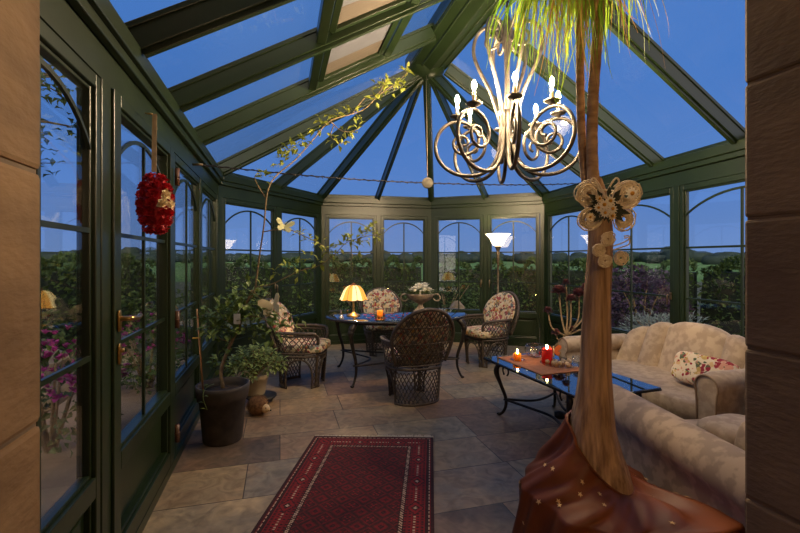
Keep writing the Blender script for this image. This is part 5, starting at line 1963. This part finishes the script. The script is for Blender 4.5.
# paper butterflies
for (x, y, S, m, lab, rot) in ((284, 227, .075, 'butterfly', 'pale green paper butterfly clipped to the upper branch of the potted tree', (70, 12, 25)), (274, 306, .11, 'butterfly_cream', 'cream paper butterfly above the left wicker armchair', (80, -20, -20))):
    q = at(x, y, 3.42)
    t = thing('paper_butterfly', lab, 'ornament', tuple(q)); t.rotation_euler = tuple(R(v) for v in rot)
    b = MB(); butterfly(b, S, .5); b.build('wings', M[m], t)
    b = MB(); b.tube([(0, -.5 * S, 0), (0, .25 * S, .0)], [.003, .006], 6)
    for s in (-1, 1): b.tube([(0, .25 * S, 0), (s * .12 * S, .55 * S, .02)], .0014, 4)
    b.build('body', M[m], t)

# aeonium behind the sofa
ax_, ay_ = 1.93, 5.55
t = thing('aeonium', 'dark purple aeonium with rosettes on bare stalks behind the sofa arm', 'potted plant', (ax_, ay_, 0))
b = MB(); b.lathe([(0, 0), (.12, 0), (.16, .26), (.17, .30), (.155, .30), (.15, .27), (0, .26)], 24); b.build('pot', M['terracotta_dark'], t)
def la(px, py, Y=5.55):
    Y = min(Y, 5.7) - .15; q = at(px, py, Y); return V((q.x - ax_, q.y - ay_, q.z))
heads = [(559, 289, 15, 5.7), (579, 292, 15, 5.7), (571, 297, 11, 5.6), (548, 309, 9, 5.65), (586, 286, 11, 5.85), (556, 331, 9, 5.6), (571, 328, 9, 5.6), (593, 300, 10, 5.8), (566, 281, 8, 5.8), (577, 339, 7, 5.7)]
b = MB(); rg = random.Random(8)
crotch = la(566, 336); b.tube(smooth_path([(0, 0, .26), crotch * .6 + V((0, 0, .1)), crotch], 4), [.018] * 9, 7)
for (x, y, w, Y) in heads:
    h = la(x, y + 3, Y); m_ = (crotch + h) / 2 + V(((h.x - crotch.x) * .3, 0, -.06))
    q = smooth_path([crotch, m_, h], 5); b.tube(q, [.013 - .004 * k / len(q) for k in range(len(q))], 6)
b.build('stalks', M['stem'], t)
for (x, y, w, Y) in heads:
    h = la(x, y, Y); R_ = w / F_PX * Y * .68
    f = MB()
    for k in range(64):
        q = k / 64; a = k * 2.4
        d = V((cos(a), sin(a), 1.3 - 1.8 * q))
        f.leaf(h + V((cos(a), sin(a), 0)) * R_ * .10 + V((0, 0, -.03 * q)), d, (0, 0, 1), R_ * (.45 + .45 * q), R_ * (.26 + .2 * q), .15, -.2)
    f.build('rosette', M['aeonium'], t, recalc=False)

# ------------------------------------------------------------------ rose ball on its ribbon
q = at(155.5, 204, 2.22)
t = thing('rose_ball', 'hanging ball of red fabric roses on a ribbon at the garden door', 'decoration', tuple(q))
def lr(px, py): 
    p = at(px, py, 2.22); return V((p.x - q.x, p.y - q.y, p.z - q.z))
b = MB(); b.ball((0, 0, 0), (.06, .06, .142), 14, 12); b.build('core', M['red'], t)
rg = random.Random(14)
k = 0
for zi in range(7):
    zf = -.86 + zi * 1.72 / 6
    ring_r = sqrt(1 - zf * zf)
    for j in range(max(3, int(9 * ring_r))):
        a = 2 * pi * j / max(3, int(9 * ring_r)) + zi * .5
        d = V((cos(a) * ring_r, sin(a) * ring_r, zf))
        c_ = V((d.x * .064, d.y * .064, d.z * .148))
        f = MB(); zq = d.to_track_quat('Z', 'Y').to_matrix().to_4x4()
        bloom(f, (0, 0, 0), .036, rg, 13); f.xform(Matrix.Translation(c_) @ zq)
        white = (d.x > .45 and d.y < .35 and -.1 < zf < .45)
        f.build('rose', M['cream'] if white else M['red'], t, recalc=False)
b = MB()
rb0, rb1 = lr(152.5, 113), lr(154, 172)
for s in (-1, 1):
    o_ = V((s * .006, 0, 0))
    b.beam(rb0 + o_ + V((0, .02, 0)), rb1 + o_, .012, .003)
b.build('ribbon', M['ribbon'], t)
hk = MB(); hk.tube([lr(152, 114), lr(151, 112) + V((-.04, .02, 0))], .005, 6); hk.build('hook', M['brass'], t)

# ------------------------------------------------------------------ twisted cable across the room with its round plaque
pL, pM, pR = at(196.5, 164.5, 3.52), at(427.5, 183, 4.44), at(597, 183, 5.53)
t = thing('decor_cable', 'thin twisted wire cable strung across the room under the glass roof', 'cable', tuple(pM))
b = MB()
q = [pL - pM, (pL * .5 + pM * .5) - pM + V((0, 0, -.022)), V((0, 0, 0)), (pM * .5 + pR * .5) - pM + V((0, 0, -.022)), pR - pM]
sp = smooth_path(q, 60)
b.tube(sp, .005, 5)
tw = []
for k, p in enumerate(sp):
    tw.append(p + V((0, cos(k * 1.1) * .008, sin(k * 1.1) * .008)))
b.tube(tw, .0035, 4)
rg = random.Random(2)
for k in range(3, len(sp), 5):
    b.tube([sp[k], sp[k] + V((rg.uniform(-.012, .012), rg.uniform(-.02, .02), rg.uniform(-.022, .014)))], .003, 4)
b.build('wire', M['iron'], t)
b = MB()
for p, d in ((pL - pM, -1), (pR - pM, 1)):
    b.tube([p - V((d * .05, 0, 0)), p + V((d * .03, 0, 0))], .010, 8)
b.build('end_clamp', M['bronze'], t)
pq = at(427.5, 183, 4.41)
t = thing('round_plaque', 'small round ivory plaque hanging at the middle of the wire cable', 'ornament', tuple(pq))
b = MB(); b.lathe([(0, -.008), (.05, -.008), (.057, -.003), (.057, .003), (.05, .008), (.03, .012), (0, .013)], 24); b.xform(Matrix.Rotation(pi / 2, 4, 'X')); b.build('disc', M['plaque'], t)
b = MB(); b.tube([(0, 0, .055), tuple(V((E.x, E.y - .05, Z_RIDGE - .02)) - pq)], .002, 4); b.build('cord', M['cream_pot'], t)
